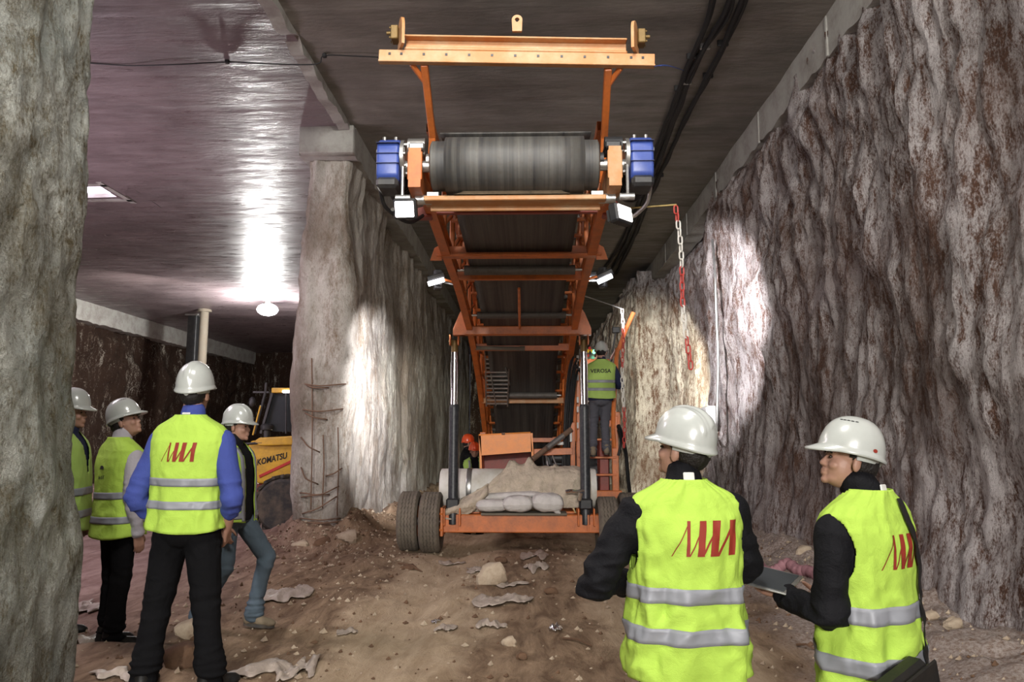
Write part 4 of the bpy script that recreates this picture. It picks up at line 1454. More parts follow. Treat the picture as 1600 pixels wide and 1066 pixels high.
# control desk
cpx = px(929, 555, 12.3)
R = Matrix.Rotation(radians(-25), 3, 'X')
mb = MB(); mb.box(cpx, (.50, .05, .24), R, .01)
cd = obj('control_panel', mb, 'steel', mach)
M['knob_y'] = plain('yellow_knob', (.7, .45, .02), .4); M['knob_g'] = emit('green_pilot_light', (.05, .9, .5), 3); M['knob_r'] = emit('red_pilot_light', (1, .12, .04), 2.5)
def knob(x, y, r_, mat):
    q = px(x, y, 12.2); mb = MB(); mb.cyl(q, q + V((0, -.05, .02)), r_, n=14); obj('knob', mb, mat, cd)
for x, y, r_, mat in ((921, 546, .022, 'red'), (919, 550, .02, 'knob_y'), (924, 550, .02, 'knob_y'), (932, 547, .022, 'knob_r'), (936, 551, .018, 'red'), (922, 553, .018, 'black'), (928, 551, .026, 'knob_g'), (919, 557, .014, 'red'), (930, 557, .016, 'black'), (928, 544, .012, 'black')):
    knob(x, y, r_, mat)
mb = MB(); mb.box(px(929, 567, 12.25), (.50, .10, .12), bev=.01)
for x in (922, 930): mb.cyl(px(x, 562, 12.18), px(x, 562, 12.12), .012, n=8)
obj('desk_front', mb, 'orange', mach)
mb = MB(); mb.box(px(929, 600, 12.3), (.52, .05, .60), bev=.01); obj('desk_cabinet', mb, 'white', mach)
light('desk_lamp_glow', 'SPOT', px(945, 560, 11.9) + V((.25, .3, .5)), 8500, (1, .95, .68), (2.95, 18.8, 1.6), .08, 62, .5)
light('desk_light', 'POINT', px(925, 575, 11.9), 5, (1, .97, .9), size=.1)
mb = MB(); q = px(945, 560, 11.9) + V((.22, .28, .5)); mb.box(q, (.12, .1, .10), bev=.01); mb.cyl(q, q - V((.1, 0, .6)), .015); wl = obj('work_lamp', mb, 'black', mach)
wl['label'] = 'small dark lamp on a rod above the control panel'
# white clutter between the cylinder and the stile
mb = MB()
for y in (560, 590, 625, 640, 665): mb.box(px(902.5, y, 11.2), (.035, .03, .09), bev=.005)
obj('fitting', mb, 'white', mach)

# ------------------------------------------------------------------ loads resting on the axle beam
r0 = px(693, 757, 10.12)
zc = .79
roll = thing('pipe_roll', (MX, 10.12, .53), 'large white plastic pipe lying across the chassis behind the black cylinders', 'pipe')
mb = MB()
mb.lathe([(.22, -1.06), (.235, -1.07), (.255, -1.06), (.258, -1.0), (.258, 1.0), (.25, 1.02), (.23, 1.0)], (MX - .04, 10.14, zc), 'x', 40)
obj('pipe_body', mb, 'pvc', roll)
mb = MB(); mb.lathe([(.262, -.80), (.266, -.79), (.266, -.74), (.262, -.73)], (MX + .05, 10.14, zc), 'x', 40); obj('strap', mb, 'steel', roll)
for sx in (-1, 1):
    mb = MB(); mb.prism([(-.14, 0), (.14, 0), (.2, .12), (.12, .05), (-.12, .05), (-.2, .12)], .08, (MX + sx * .75, 10.14, .485), (0, 1, 0)); obj('cradle', mb, 'orange', roll)

# canvas thrown over the pipe
def canvas():
    mb = MB()
    rows = []
    nx, na = 64, 44
    for i in range(nx + 1):
        u = i / nx
        x = -.62 + 1.50 * u
        row = []
        # start angle (behind top) and end angle (front, below)
        for j in range(na + 1):
            t = j / na
            a0 = radians(150)
            a1 = radians(-55 - 15 * sin(u * 5))
            # left part: the edge slants so that the white pipe shows
            slant = sstep(.52, .0, u)
            a0 = a0 - radians(150) * slant
            a = a0 + (a1 - a0) * t
            R_ = .275 + .05 * max(0, noise.noise(V((x * 3.2 + t * 2.2, t * 4, 2)))) + .045 * (.35 - abs(noise.noise(V((x * 4.5 + t * 3, t * 3.2 - x * 1.5, 5)))))+ .012 * noise.noise(V((x * 14 + t * 5, t * 12, 5)))
            # two stiff peaks along the top
            for pc_, w2, h_ in ((.32, .05, .09), (.46, .045, .13)):
                R_ += h_ * exp(-((u - pc_ - .06 * (t - .3)) / w2) ** 2) * exp(-((a - radians(80)) / .35) ** 2)
            R_ += .03 * exp(-((u - .72 + .1 * t) / .012) ** 2)
            y = 10.14 - R_ * cos(a)
            z = zc + R_ * sin(a)
            if a < 0:
                k = -a
                y = 10.14 - R_ * (1 + .06 * k)
                z = zc - .27 * k - .05 * k * sin(u * 9)
            # lower left tail pulled forward and down over the beam
            tail = sstep(.34, .0, u) * t
            x2 = x - .30 * tail
            z -= .10 * tail
            row.append(V((MX + x2 + .02, y - .05 * tail, max(z, .515))))
        rows.append(row)
    mb.grid(rows)
    o = obj('canvas_sheet', mb, 'tarp', base=V((MX, 10.14, .52)), smooth=180)
    md = o.modifiers.new('t', 'SOLIDIFY'); md.thickness = .008
    tag(o, 'crumpled dirty beige canvas thrown over the right half of the white pipe', 'canvas')
canvas()
# loose ends hanging at both sides
mb = MB(); rows = []
for i in range(14):
    t = i / 13
    row = []
    for j in range(10):
        s_ = j / 9
        p = px(762 - 66 * t, 756 + 40 * t + s_ * (10 + 14 * sin(pi * t) + 6), 9.66 + .05 * sin(s_ * 7 + t * 3))
        p.z += .012 * noise.noise(p * 12)
        row.append(p + V((0, .07 * (1 - t) * (1 - s_), 0)))
    rows.append(row)
mb.grid(rows)
o = obj('canvas_strip', mb, 'tarp', base=px(700, 790, 9.66), smooth=180)
md = o.modifiers.new('t', 'SOLIDIFY'); md.thickness = .012
tag(o, 'twisted beige canvas strip hanging over the chassis beside the left black cylinder', 'canvas')

def sack(cx, cy, z, sx_, sy_, sz_, label, seed, rz=0, ry=0):
    mb = MB()
    n = 26
    R = Matrix.Rotation(rz, 3, 'Z') @ Matrix.Rotation(ry, 3, 'Y')
    for top_ in (1, -1):
        rows = []
        for i in range(n + 1):
            u = 2 * i / n - 1
            row = []
            for j in range(n + 1):
                v_ = 2 * j / n - 1
                e = (1 - abs(u) ** 3.2) * (1 - abs(v_) ** 3.2)
                h = max(0, e) ** .45
                p = V((u * sx_ / 2 * (1 - .10 * v_ * v_), v_ * sy_ / 2 * (1 - .08 * u * u), 0))
                h *= 1 + .12 * noise.noise(V((u * 2 + seed, v_ * 2, 1)))
                h += (.05 * noise.noise(V((u * 7 + seed, v_ * 7, 1)))) * (1 if e > .05 else 0)
                p.z = sz_ / 2 * (1 + top_ * h * (1 if top_ > 0 else .9))
                row.append(R @ p + V((cx, cy, z)))
            rows.append(row)
        mb.grid(rows)
    o = obj('sandbag', mb, 'sack', base=V((cx, cy, z)), smooth=180)
    return tag(o, label, 'sandbag', 'white sandbags on the chassis plank')
sack(-.50, 9.70, .512, .42, .34, .17, 'left flat white sandbag of the row on the plank', 1, .1)
sack(-.155, 9.66, .512, .40, .34, .22, 'middle white sandbag of the row on the plank', 2, -.05)
sack(.215, 9.66, .512, .42, .36, .25, 'fullest white sandbag, right end of the row on the plank', 3, .04, .05)
sack(-.28, 9.85, .66, .9, .26, .10, 'long flat white sandbag tucked under the canvas above the row', 4, .02, -.05)
mb = MB()
for k in range(3):
    a = px(858, 790, 9.58)
    mb.tube(hang([a + V((.0, 0, .02 - k * .02)), a + V((.06, -.02, -.03)), a + V((.10 + k * .02, -.01, -.10))], 4), [.02, .022, .03, .03, .032, .03, .028, .02, .01], 7)
tag(obj('sack_cloth', mb, 'sack', base=px(862, 792, 9.58)), 'wrinkled white sack end hanging over the beam beside the fullest sandbag', 'cloth')
# bright shackle and rope by the right cylinder
mb = MB(); mb.tube(hang([px(884, 768, 9.58), px(892, 767, 9.56), px(902, 768, 9.56), px(912, 766, 9.58)], 4), .018, 8)
mb.tube([px(908, 770, 9.58), px(905, 782, 9.6)], .03, 8)
tag(obj('shackle', mb, 'chrome', base=px(900, 768, 9.6)), 'shiny steel shackle tied at the foot of the right black cylinder', 'shackle')

# ------------------------------------------------------------------ plastic warning chains
def chain(top, L, label, cols, rod, lk=.075, wr=.006, drift=0, rodmat='pole'):
    mb = MB()
    n = int(L / (lk * .76))
    for i in range(n):
        c = V(top) + V((drift * i / n + .012 * sin(i * .35), 0, -(i + .5) * lk * .76))
        mb.mi = cols(i / n)
        R = Matrix.Rotation(pi / 2 * (i % 2) + .35, 3, 'Z')
        a, b = lk / 2 - wr, lk * .27
        pts = []
        for k in range(16):
            t = 2 * pi * k / 16
            cx_, cz_ = cos(t), sin(t)
            pts.append(c + R @ V((b * cx_ * .8, 0, (a - b * .8) * (1 if cz_ > 0 else -1) + b * .8 * cz_)))
        mb.tube(pts, wr, 6, closed=True)
    r = thing('warning_chain', V(top), label, 'chain', None)
    obj('chain_links', mb, ['chainwhite', 'chainred'], r)
    return r
c0 = px(1056, 322, 5.45)
r = chain(c0, 1.27, 'red and white plastic chain hanging from the yellow rod by the right flood lamp', lambda f: 1 if (f < .07 or .34 < f < .58 or f > .80) else 0, None, .078, .0065, drift=.07)
mb = MB(); mb.tube([px(975, 326, 5.45), px(1057, 320, 5.45)], .007, 8)
rd = obj('chain_rod', mb, 'pole', mach)
c1 = px(972, 483, 9.6)
r = chain(c1, 1.85, 'red and white plastic chain hanging beside the worker on the ladder', lambda f: 1 if (.14 < f < .42 or f > .68) else 0, None, .085, .007, drift=-.01)
mb = MB(); mb.tube([px(908, 461, 9.3), px(973, 483, 9.6)], .008, 8); obj('chain_rod', mb, 'steel', mach)
pts = [px(966, 665, 11.2), px(972, 680, 11.3), px(978, 710, 11.5), px(981, 745, 11.6), px(984, 770, 11.7)]
mb = MB(); mb.tube(hang(pts, 6), .03, 8); mb.tube(hang([px(966, 672, 11.2), px(970, 690, 11.3), px(966, 712, 11.3)], 6), .02, 8)
tag(obj('black_hose', mb, 'cable', base=pts[2]), 'thick black hose hanging from the guard rail beside the ladder', 'hose')

# aluminium ladder stowed under the boom
lad = thing('aluminium_ladder', px(777, 633, 11.7), 'grey aluminium ladder stowed on its back under the boom, behind the cross members', 'ladder')
ta, tb, ba, bb = px(758, 558, 10.75), px(796, 558, 10.75), px(760, 634, 11.85), px(793, 634, 11.85)
for a, b in ((ta, ba), (tb, bb)):
    mb = MB(); mb.beam(a, b, .02, .05, up=(0, 0, 1), bev=.003); obj('stile', mb, 'steel', lad)
for k in range(12):
    t = (k + .5) / 12
    mb = MB(); mb.cyl(ta.lerp(ba, t), tb.lerp(bb, t), .014, n=8); obj('rung', mb, 'steel', lad)
mb = MB(); mb.beam(px(767, 585, 11.0), px(775, 634, 11.8), .015, .03); mb.beam(px(790, 575, 10.9), px(797, 602, 11.4), .015, .03); obj('brace', mb, 'steel', lad)
mb = MB(); mb.cyl(px(742, 544, 10.2), px(818, 545, 10.2), .028); mb.cyl(px(812, 545, 10.19), px(820, 545, 10.19), .034)
obj('grease_pipe', mb, 'wood', mach)
mb = MB(); mb.beam(px(811, 451, 7.8), px(812, 512, 9.3), .03, .03, up=(0, 1, 0)); obj('centre_tie', mb, 'orange', mach)

# ------------------------------------------------------------------ yellow loader in the chamber
LY = 12.7
lo = thing('yellow_loader', (px(440, 800, LY).x, LY, 0), 'yellow wheeled loader parked in the chamber, half hidden by the pale pillar', 'loader')
def q(x, y, Y=LY):
    return px(x, y, Y)
g0 = gz(q(440, 800).x, LY)
# bonnet: tapering nose seen from the front quarter
def slabpoly(pts, Y0, Y1, mat, name, parent=lo, bev=.03):
    mb = MB()
    n = len(pts)
    vs = [q(a, b, Y0) for a, b in pts]
    vs2 = [v_ + V((0, Y1 - Y0, 0)) for v_ in vs]
    mb.add(vs + vs2, [list(range(n)), list(range(2 * n - 1, n - 1, -1))] + [(i, (i + 1) % n, n + (i + 1) % n, n + i) for i in range(n)])
    o = obj(name, mb, mat, parent, 40)
    if bev:
        md = o.modifiers.new('b', 'BEVEL'); md.width = bev; md.segments = 3
    return o
bon = slabpoly([(384, 702), (392, 689), (470, 682), (520, 682), (520, 756), (402, 756), (384, 738)], LY, LY + 1.1, 'yellow', 'bonnet')
slabpoly([(388, 756), (520, 754), (520, 772), (396, 772)], LY + .1, LY + 1.2, 'brownred', 'chassis_skirt')
mb = MB(); a, b = q(405, 745, LY - .012), q(500, 700, LY - .012)
mb.beam(a, b, .01, .05); obj('red_stripe', mb, 'red', bon)
slabpoly([(396, 690), (405, 684), (520, 678), (520, 694), (405, 697)], LY - .12, LY + .3, 'yellow', 'handrail_ledge', bev=.02)
mb = MB(); mb.tube([q(383, 694, LY - .1), q(410, 692, LY - .1)], .022, 8); obj('steering_ram', mb, 'black', lo)
mb = MB(); e = q(417, 676, LY + .35); mb.cyl(e - V((0, 0, .1)), e + V((0, 0, .05)), .06); mb.lathe([(.08, .04), (.11, .05), (.115, .12), (.09, .15), (.02, .16)], e, n=24); obj('air_intake', mb, 'black', lo)
# cab
cab = slabpoly([(424, 606), (522, 606), (522, 613), (424, 614)], LY + .3, LY + 1.6, 'yellow', 'cab_roof', bev=.015)
mb = MB(); mb.beam(q(426, 614, LY + .35), q(408, 678, LY + .35), .05, .06, up=(0, 1, 0)); obj('cab_pillar', mb, 'black', lo); mb = MB(); mb.beam(q(426, 614, LY + 1.5), q(410, 678, LY + 1.5), .05, .06, up=(0, 1, 0)); obj('cab_pillar', mb, 'black', lo); mb = MB(); mb.beam(q(447, 612, LY + .35), q(447, 678, LY + .35), .03, .04, up=(0, 1, 0)); obj('cab_pillar', mb, 'black', lo)
slabpoly([(427, 615), (520, 615), (520, 676), (411, 674)], LY + .42, LY + .44, 'glass', 'cab_window', bev=0)
mb = MB(); mb.box(q(450, 640, LY + 1.0), (.5, .1, .6), bev=.05); obj('driver_seat', mb, 'black', lo)
mb = MB(); mb.box(q(447, 612, LY + .27), (.13, .04, .045), bev=.01); obj('roof_lamp', mb, 'lamp_c', lo)
mb = MB(); mb.tube([q(395, 680, LY + .1), q(407, 634, LY + .1)], .014, 8); obj('grab_rail', mb, 'yellow', lo)
mb = MB(); mb.tube([q(398, 678, LY + .3), q(415, 612, LY + .3), q(416, 598, LY + .3)], .025, 8); mb.box(q(408, 613, LY + .3), (.28, .03, .03)); mb.ell(q(394, 628, LY + .3), (.06, .05, .09)); obj('mirror_arm', mb, 'black', lo)
# wheel
wc = q(447, 783, LY - .1); Rw = .50
wc.z = g0 + Rw
mb = MB()
mb.lathe([(.22, -.2), (.40, -.23), (Rw - .06, -.2), (Rw - .03, 0), (Rw - .06, .2), (.40, .23), (.22, .2)], wc, 'y', 40)
ty = obj('loader_tyre', mb, 'rubber', lo)
mb = MB()
for k in range(20):
    a = 2 * pi * k / 20
    for s_ in (-1, 1):
        a2 = a + s_ * .08
        c = wc + V((cos(a2) * (Rw - .02), s_ * .11, sin(a2) * (Rw - .02)))
        R = Matrix.Rotation(-a2 + pi / 2, 3, 'Y') @ Matrix.Rotation(s_ * .5, 3, 'Z')
        mb.box(c, (.07, .24, .06), R, .01)
obj('tread_lugs', mb, 'rubber', ty)
mb = MB(); mb.lathe([(0, -.16), (.12, -.17), (.14, -.1), (.24, -.12), (.25, .12)], wc, 'y', 28); obj('wheel_rim', mb, 'yellow', ty)
mb = MB(); mb.lathe([(.22, -.2), (.40, -.23), (Rw - .03, -.1), (Rw - .03, .1), (.40, .23), (.22, .2)], wc + V((0, 1.5, 0)), 'y', 32); obj('loader_tyre', mb, 'rubber', lo)
mb = MB(); mb.box(wc + V((.5, .8, -.08)), (1.6, 1.2, .5), bev=.05); obj('underframe', mb, 'brownred', lo)

def text_mesh(s_, size, bold=0, shear=0):
    cu = bpy.data.curves.new('t', 'FONT')
    cu.body = s_; cu.size = size; cu.align_x = 'CENTER'; cu.offset = bold; cu.shear = shear; cu.resolution_u = 3
    o = bpy.data.objects.new('t', cu)
    COL.objects.link(o)
    bpy.context.view_layer.update()
    me = bpy.data.meshes.new_from_object(o.evaluated_get(bpy.context.evaluated_depsgraph_get()))
    bpy.data.objects.remove(o)
    vs = [V(v.co) for v in me.vertices]
    fs = [list(p.vertices) for p in me.polygons]
    return vs, fs
vs, fs = text_mesh('KOMATSU', .145, .004)
c = q(425, 718, LY - .008)
u = (q(443, 714, LY) - q(410, 722, LY)).normalized()
mb = MB(); mb.add([c + u * v_.x * .78 + V((0, 0, 1)) * (v_.y - .04) for v_ in vs], fs)
obj('lettering', mb, 'print', bon, 0, fix=False)
# a stray red tail reflector on loader ends; nothing else in the chamber
# ================================================================== PEOPLE
from mathutils.bvhtree import BVHTree
def lerp(a, b, t):
    return a + (b - a) * t

def finish(name, mb, mats, parent, voxel=.008, smooth=3, fold=None, lean=None):
    """weld the overlapping shells into one continuous skin, relax it, crease it"""
    me = mb.mesh(name, smooth=0)
    t = bpy.data.objects.new('t', me)
    COL.objects.link(t)
    md = t.modifiers.new('r', 'REMESH'); md.mode = 'VOXEL'; md.voxel_size = voxel
    if smooth:
        md = t.modifiers.new('s', 'SMOOTH'); md.factor = .5; md.iterations = smooth
    bpy.context.view_layer.update()
    out = bpy.data.meshes.new_from_object(t.evaluated_get(bpy.context.evaluated_depsgraph_get()))
    bpy.data.objects.remove(t)
    out.name = name
    if fold or lean:
        n = len(out.vertices)
        nr = [V(v.normal) for v in out.vertices]
        for v, nn in zip(out.vertices, nr):
            p = V(v.co)
            if fold:
                p = p + nn * fold(p)
            if lean:
                p = lean(p)
            v.co = p
    out.polygons.foreach_set('use_smooth', [True] * len(out.polygons))
    out.update()
    out.materials.clear()
    return link(name, out, mats, parent)

def hand(mb, wrist, d, n, t, curl=.5, k=1.0):
    """wrist point, finger direction d, palm normal n, thumb side t; five separate fingers"""
    w_, d, n, t = V(wrist), V(d).normalized(), V(n).normalized(), V(t).normalized()
    t = (t - d * t.dot(d)).normalized()
    n = d.cross(t) * (1 if d.cross(t).dot(n) > 0 else -1)
    offs = (.031, .0105, -.0105, -.029)
    lens = (.070, .079, .073, .057)
    base = (.088, .092, .088, .080)
    for o, L, b in zip(offs, lens, base):
        mb.caps(w_ + t * o * .55, w_ + d * b + t * o, .0165 * k, .0125 * k, 10)
        p = w_ + d * b + t * o
        ang = 0
        for seg, r0, r1 in ((.45, .0105, .0095), (.31, .0095, .0088), (.24, .0088, .0075)):
            ang += curl * (1.0 if seg != .45 else .8)
            q = p + (d * cos(ang) + n * sin(ang) + t * o * .6) * L * seg * k
            mb.caps(p, q, r0 * k, r1 * k, 10)
            p = q
    p = w_ + d * .022 + t * .022
    q = p + (d * .55 + t * .65 + n * .35).normalized() * .040
    mb.caps(p, q, .016 * k, .0125 * k, 10)
    q2 = q + (d * .85 + t * .30 + n * .4 * (1 + curl)).normalized() * .032
    mb.caps(q, q2, .0122 * k, .011 * k, 10)
    q3 = q2 + (d * .9 + t * .0 + n * .5 * (1 + curl)).normalized() * .024
    mb.caps(q2, q3, .011 * k, .009 * k, 10)

RINGS = [(.74, .205, .150), (.80, .208, .152), (.95, .205, .148), (1.08, .200, .142), (1.20, .208, .145), (1.30, .216, .142), (1.37, .219, .130), (1.42, .213, .110), (1.455, .180, .092), (1.485, .125, .078), (1.51, .085, .072), (1.525, .074, .070)]

class Torso:
    """smooth superelliptic trunk surface with cloth folds"""
    def __init__(s, grow=1.0, hem=.78, amp=.008, seed=0, flare=1.0, belly=0.0):
        s.g, s.hem, s.amp, s.seed, s.fl, s.be = grow, hem, amp, seed, flare, belly
    def dims(s, z):
        R = RINGS
        z = max(R[0][0], min(R[-1][0], z))
        for i in range(len(R) - 1):
            if z <= R[i + 1][0]:
                break
        t = (z - R[i][0]) / (R[i + 1][0] - R[i][0])
        a = lerp(R[i][1], R[i + 1][1], t) * s.g
        b = lerp(R[i][2], R[i + 1][2], t) * s.g
        if z < 1.1:
            a *= lerp(1, s.fl, (1.1 - z) / .3)
            b *= lerp(1, s.fl, (1.1 - z) / .3)
        return a, b
    def pt(s, th, z, off=0):
        a, b = s.dims(z)
        e = 2 / 2.45
        c, d = cos(th), sin(th)
        x = a * math.copysign(abs(c) ** e, c)
        y = b * math.copysign(abs(d) ** e, d)
        if y > 0:
            y *= 1 + .25 * s.be * exp(-((z - 1.02) / .18) ** 2)
        y += -.012 * sstep(1.1, 1.35, z) + .02 * sstep(1.38, 1.5, z) * -1
        n = V((x / a ** 2, y / b ** 2, 0)).normalized()
        m = s.amp
        low = sstep(1.34, .9, z)
        f = m * (.35 + .9 * low) * noise.noise(V((th * 2.3 + s.seed, z * 2.0, s.seed)))
        # drag lines
        f += m * .75 * (.3 + low) * (1 - abs(noise.noise(V((th * 1.7 + z * 3.5, z * 9.0 - th * .8, s.seed + 3))) * 2.0))
        f += m * .8 * low * sin(th * 7 + 3 * noise.noise(V((z * 2, s.seed, 0)))) * .6
        f += m * .35 * noise.noise(V((th * 6, z * 14, s.seed + 9)))
        return V((x, y, z)) + n * (f + off)
    def back(s, x, z, off=.003):
        a, b = s.dims(z)
        u = max(-.985, min(.985, x / a))
        c = abs(u) ** (2.45 / 2)
        th = -math.acos(max(0, min(1, c))) if u >= 0 else -(pi - math.acos(min(1, c)))
        return s.pt(th, z, off)

def strip_mesh(pts2d, tor, off, step=.012):
    """flat outline -> triangulated, diced and laid on the back"""
    bm = bmesh.new()
    vs = [bm.verts.new((x, z, 0)) for x, z in pts2d]
    bm.faces.new(vs)
    bmesh.ops.triangulate(bm, faces=bm.faces)
    for _ in range(4):
        es = [e for e in bm.edges if e.calc_length() > step]
        if not es:
            break
        bmesh.ops.subdivide_edges(bm, edges=es, cuts=1)
        bmesh.ops.triangulate(bm, faces=bm.faces)
    out = [tor.back(v.co.x, v.co.y, off) for v in bm.verts]
    bm.verts.index_update()
    fs = [[v.index for v in f.verts] for f in bm.faces]
    bm.free()
    return out, fs

def zigzag_logo(w_):
    """four leaning strokes growing thicker to the right; unit height"""
    P = []
    st = [((.03, 0), (.62, 1), .035), ((.62, 1), (.53, 0), .10), ((.53, 0), (1.12, 1), .045), ((1.12, 1), (.98, 0), .22),
          ((.92, 0), (1.60, 1), .07), ((1.60, 1), (1.42, 0), .26), ((1.42, 0), (2.18, 1), .10), ((2.18, 1), (2.06, 0), .24)]
    for (x0, y0), (x1, y1), t in st:
        P.append([((x0 - t if y0 > y1 else x0 - t * .5) - 1.1, y0 - .5), ((x1 - t if y0 > y1 or True else x1) - 1.1, y1 - .5), (x1 - 1.1, y1 - .5), ((x0 if y0 > y1 else x0 + t * .5) - 1.1, y0 - .5)])
    return P

def helmet(parent, HM, mat='helmet', style='ridge', vents=False, sticker=False):
    rx, ry, hz = .107, .130, .146
    def surf(th, a, o=0):
        c = max(0, cos(a)) ** .82
        x, y = rx * c * cos(th), ry * c * sin(th)
        z = hz * sin(a) ** 1.0
        k = 0
        if style == 'ridge':
            m = sstep(.15, .5, a)
            k = (.007 * exp(-(x / .014) ** 4) + .006 * exp(-((abs(x) - .047) / .007) ** 2)) * m * (1 if y > -.11 else 0)
            k += .003 * exp(-((abs(x) - .030) / .004) ** 2) * m
        elif style == 'crest':
            m = sstep(.2, .6, a)
            k = .006 * exp(-(x / .02) ** 4) * m
        elif style == 'smooth':
            k = .002 * exp(-(x / .03) ** 4) * sstep(.4, .8, a)
        n = V((x / rx ** 2, y / ry ** 2, z / hz ** 2)).normalized()
        return V((x, y, z)) + n * (k + o)
    n = 96
    rows = []
    for rr_, zz_ in ((.965, .02), (.97, -.012), (1.05, -.016), (1.075, -.012), (1.07, -.006), (1.01, .006)):
        row = []
        for i in range(n):
            th = 2 * pi * i / n
            f = max(0, sin(th))
            pk = max(0, (f - .52) / .48) ** .8 if f > .52 else 0
            e = .040 * pk if rr_ > 1.03 else 0
            row.append(V((rx * rr_ * cos(th), ry * rr_ * sin(th) + e, zz_ - (.014 * pk if rr_ > 1.03 else 0) + (-.012 * (1 if sin(th) < 0 else 0) * sin(th) ** 2 if rr_ > .9 else 0))))
        rows.append(row)
    for j in range(1, 26):
        a = pi / 2 * j / 26
        rows.append([surf(2 * pi * i / n, a) for i in range(n)])
    mb = MB(); mb.grid(rows, True)
    mb.add(rows[-1] + [V((0, 0, hz + (.007 if style == 'ridge' else .004)))], [(i, (i + 1) % n, n) for i in range(n)])
    base = Matrix.Translation((0, 0, .047))
    T = HM @ base
    mb.v = [T @ p for p in mb.v]
    o = obj('helmet', mb, mat, parent, 60)
    # headband that shows under the shell
    mb = MB(); rows = []
    for i in range(31):
        th = pi + pi * i / 30
        c, s_ = cos(th), sin(th)
        w2 = .012 + .010 * exp(-((th - 1.5 * pi) / .35) ** 2)
        rows.append([V((.090 * c, .112 * s_, .010)), V((.092 * c, .114 * s_, -.012 - w2 * .3)), V((.088 * c, .108 * s_, -.022 - w2)), V((.084 * c, .104 * s_, -.020 - w2)), V((.085 * c, .106 * s_, .01))])
    mb.grid(rows); mb.v = [T @ p for p in mb.v]
    obj('headband', mb, mat, o, 60)
    mb = MB(); mb.cyl(T @ V((0, -.108, -.022)), T @ V((0, -.122, -.024)), .016, n=14); obj('ratchet_knob', mb, mat, o)
    if vents:
        for sx in (-1, 1):
            mb = MB()
            for k in range(5):
                th = pi / 2 + sx * .95 + sx * .20 * (k - 2) + pi * 0
                a = .98
                c = surf(th, a, .0006)
                c2 = surf(th + .055, a, .0006); u = (c2 - c).normalized()
                c3 = surf(th, a + .05, .0006); v_ = (c3 - c).normalized()
                mb.add([T @ (c + (u * cos(t) * .007 + v_ * sin(t) * .0035)) for t in [pi * q_ / 6 for q_ in range(12)]], [list(range(12))])
            obj('vent_slots', mb, 'print', o, 0, fix=False)
    if sticker:
        mb = MB()
        th, a = radians(208), .12
        c = surf(th, a, .001); u = (surf(th + .05, a, .001) - c).normalized(); v_ = (surf(th, a + .05, .001) - c).normalized()
        mb.add([T @ (c + u * cos(t) * .011 + v_ * sin(t) * .008) for t in [pi * q_ / 8 for q_ in range(16)]], [list(range(16))])
        obj('round_sticker', mb, 'logo', o, 0, fix=False)
    return o

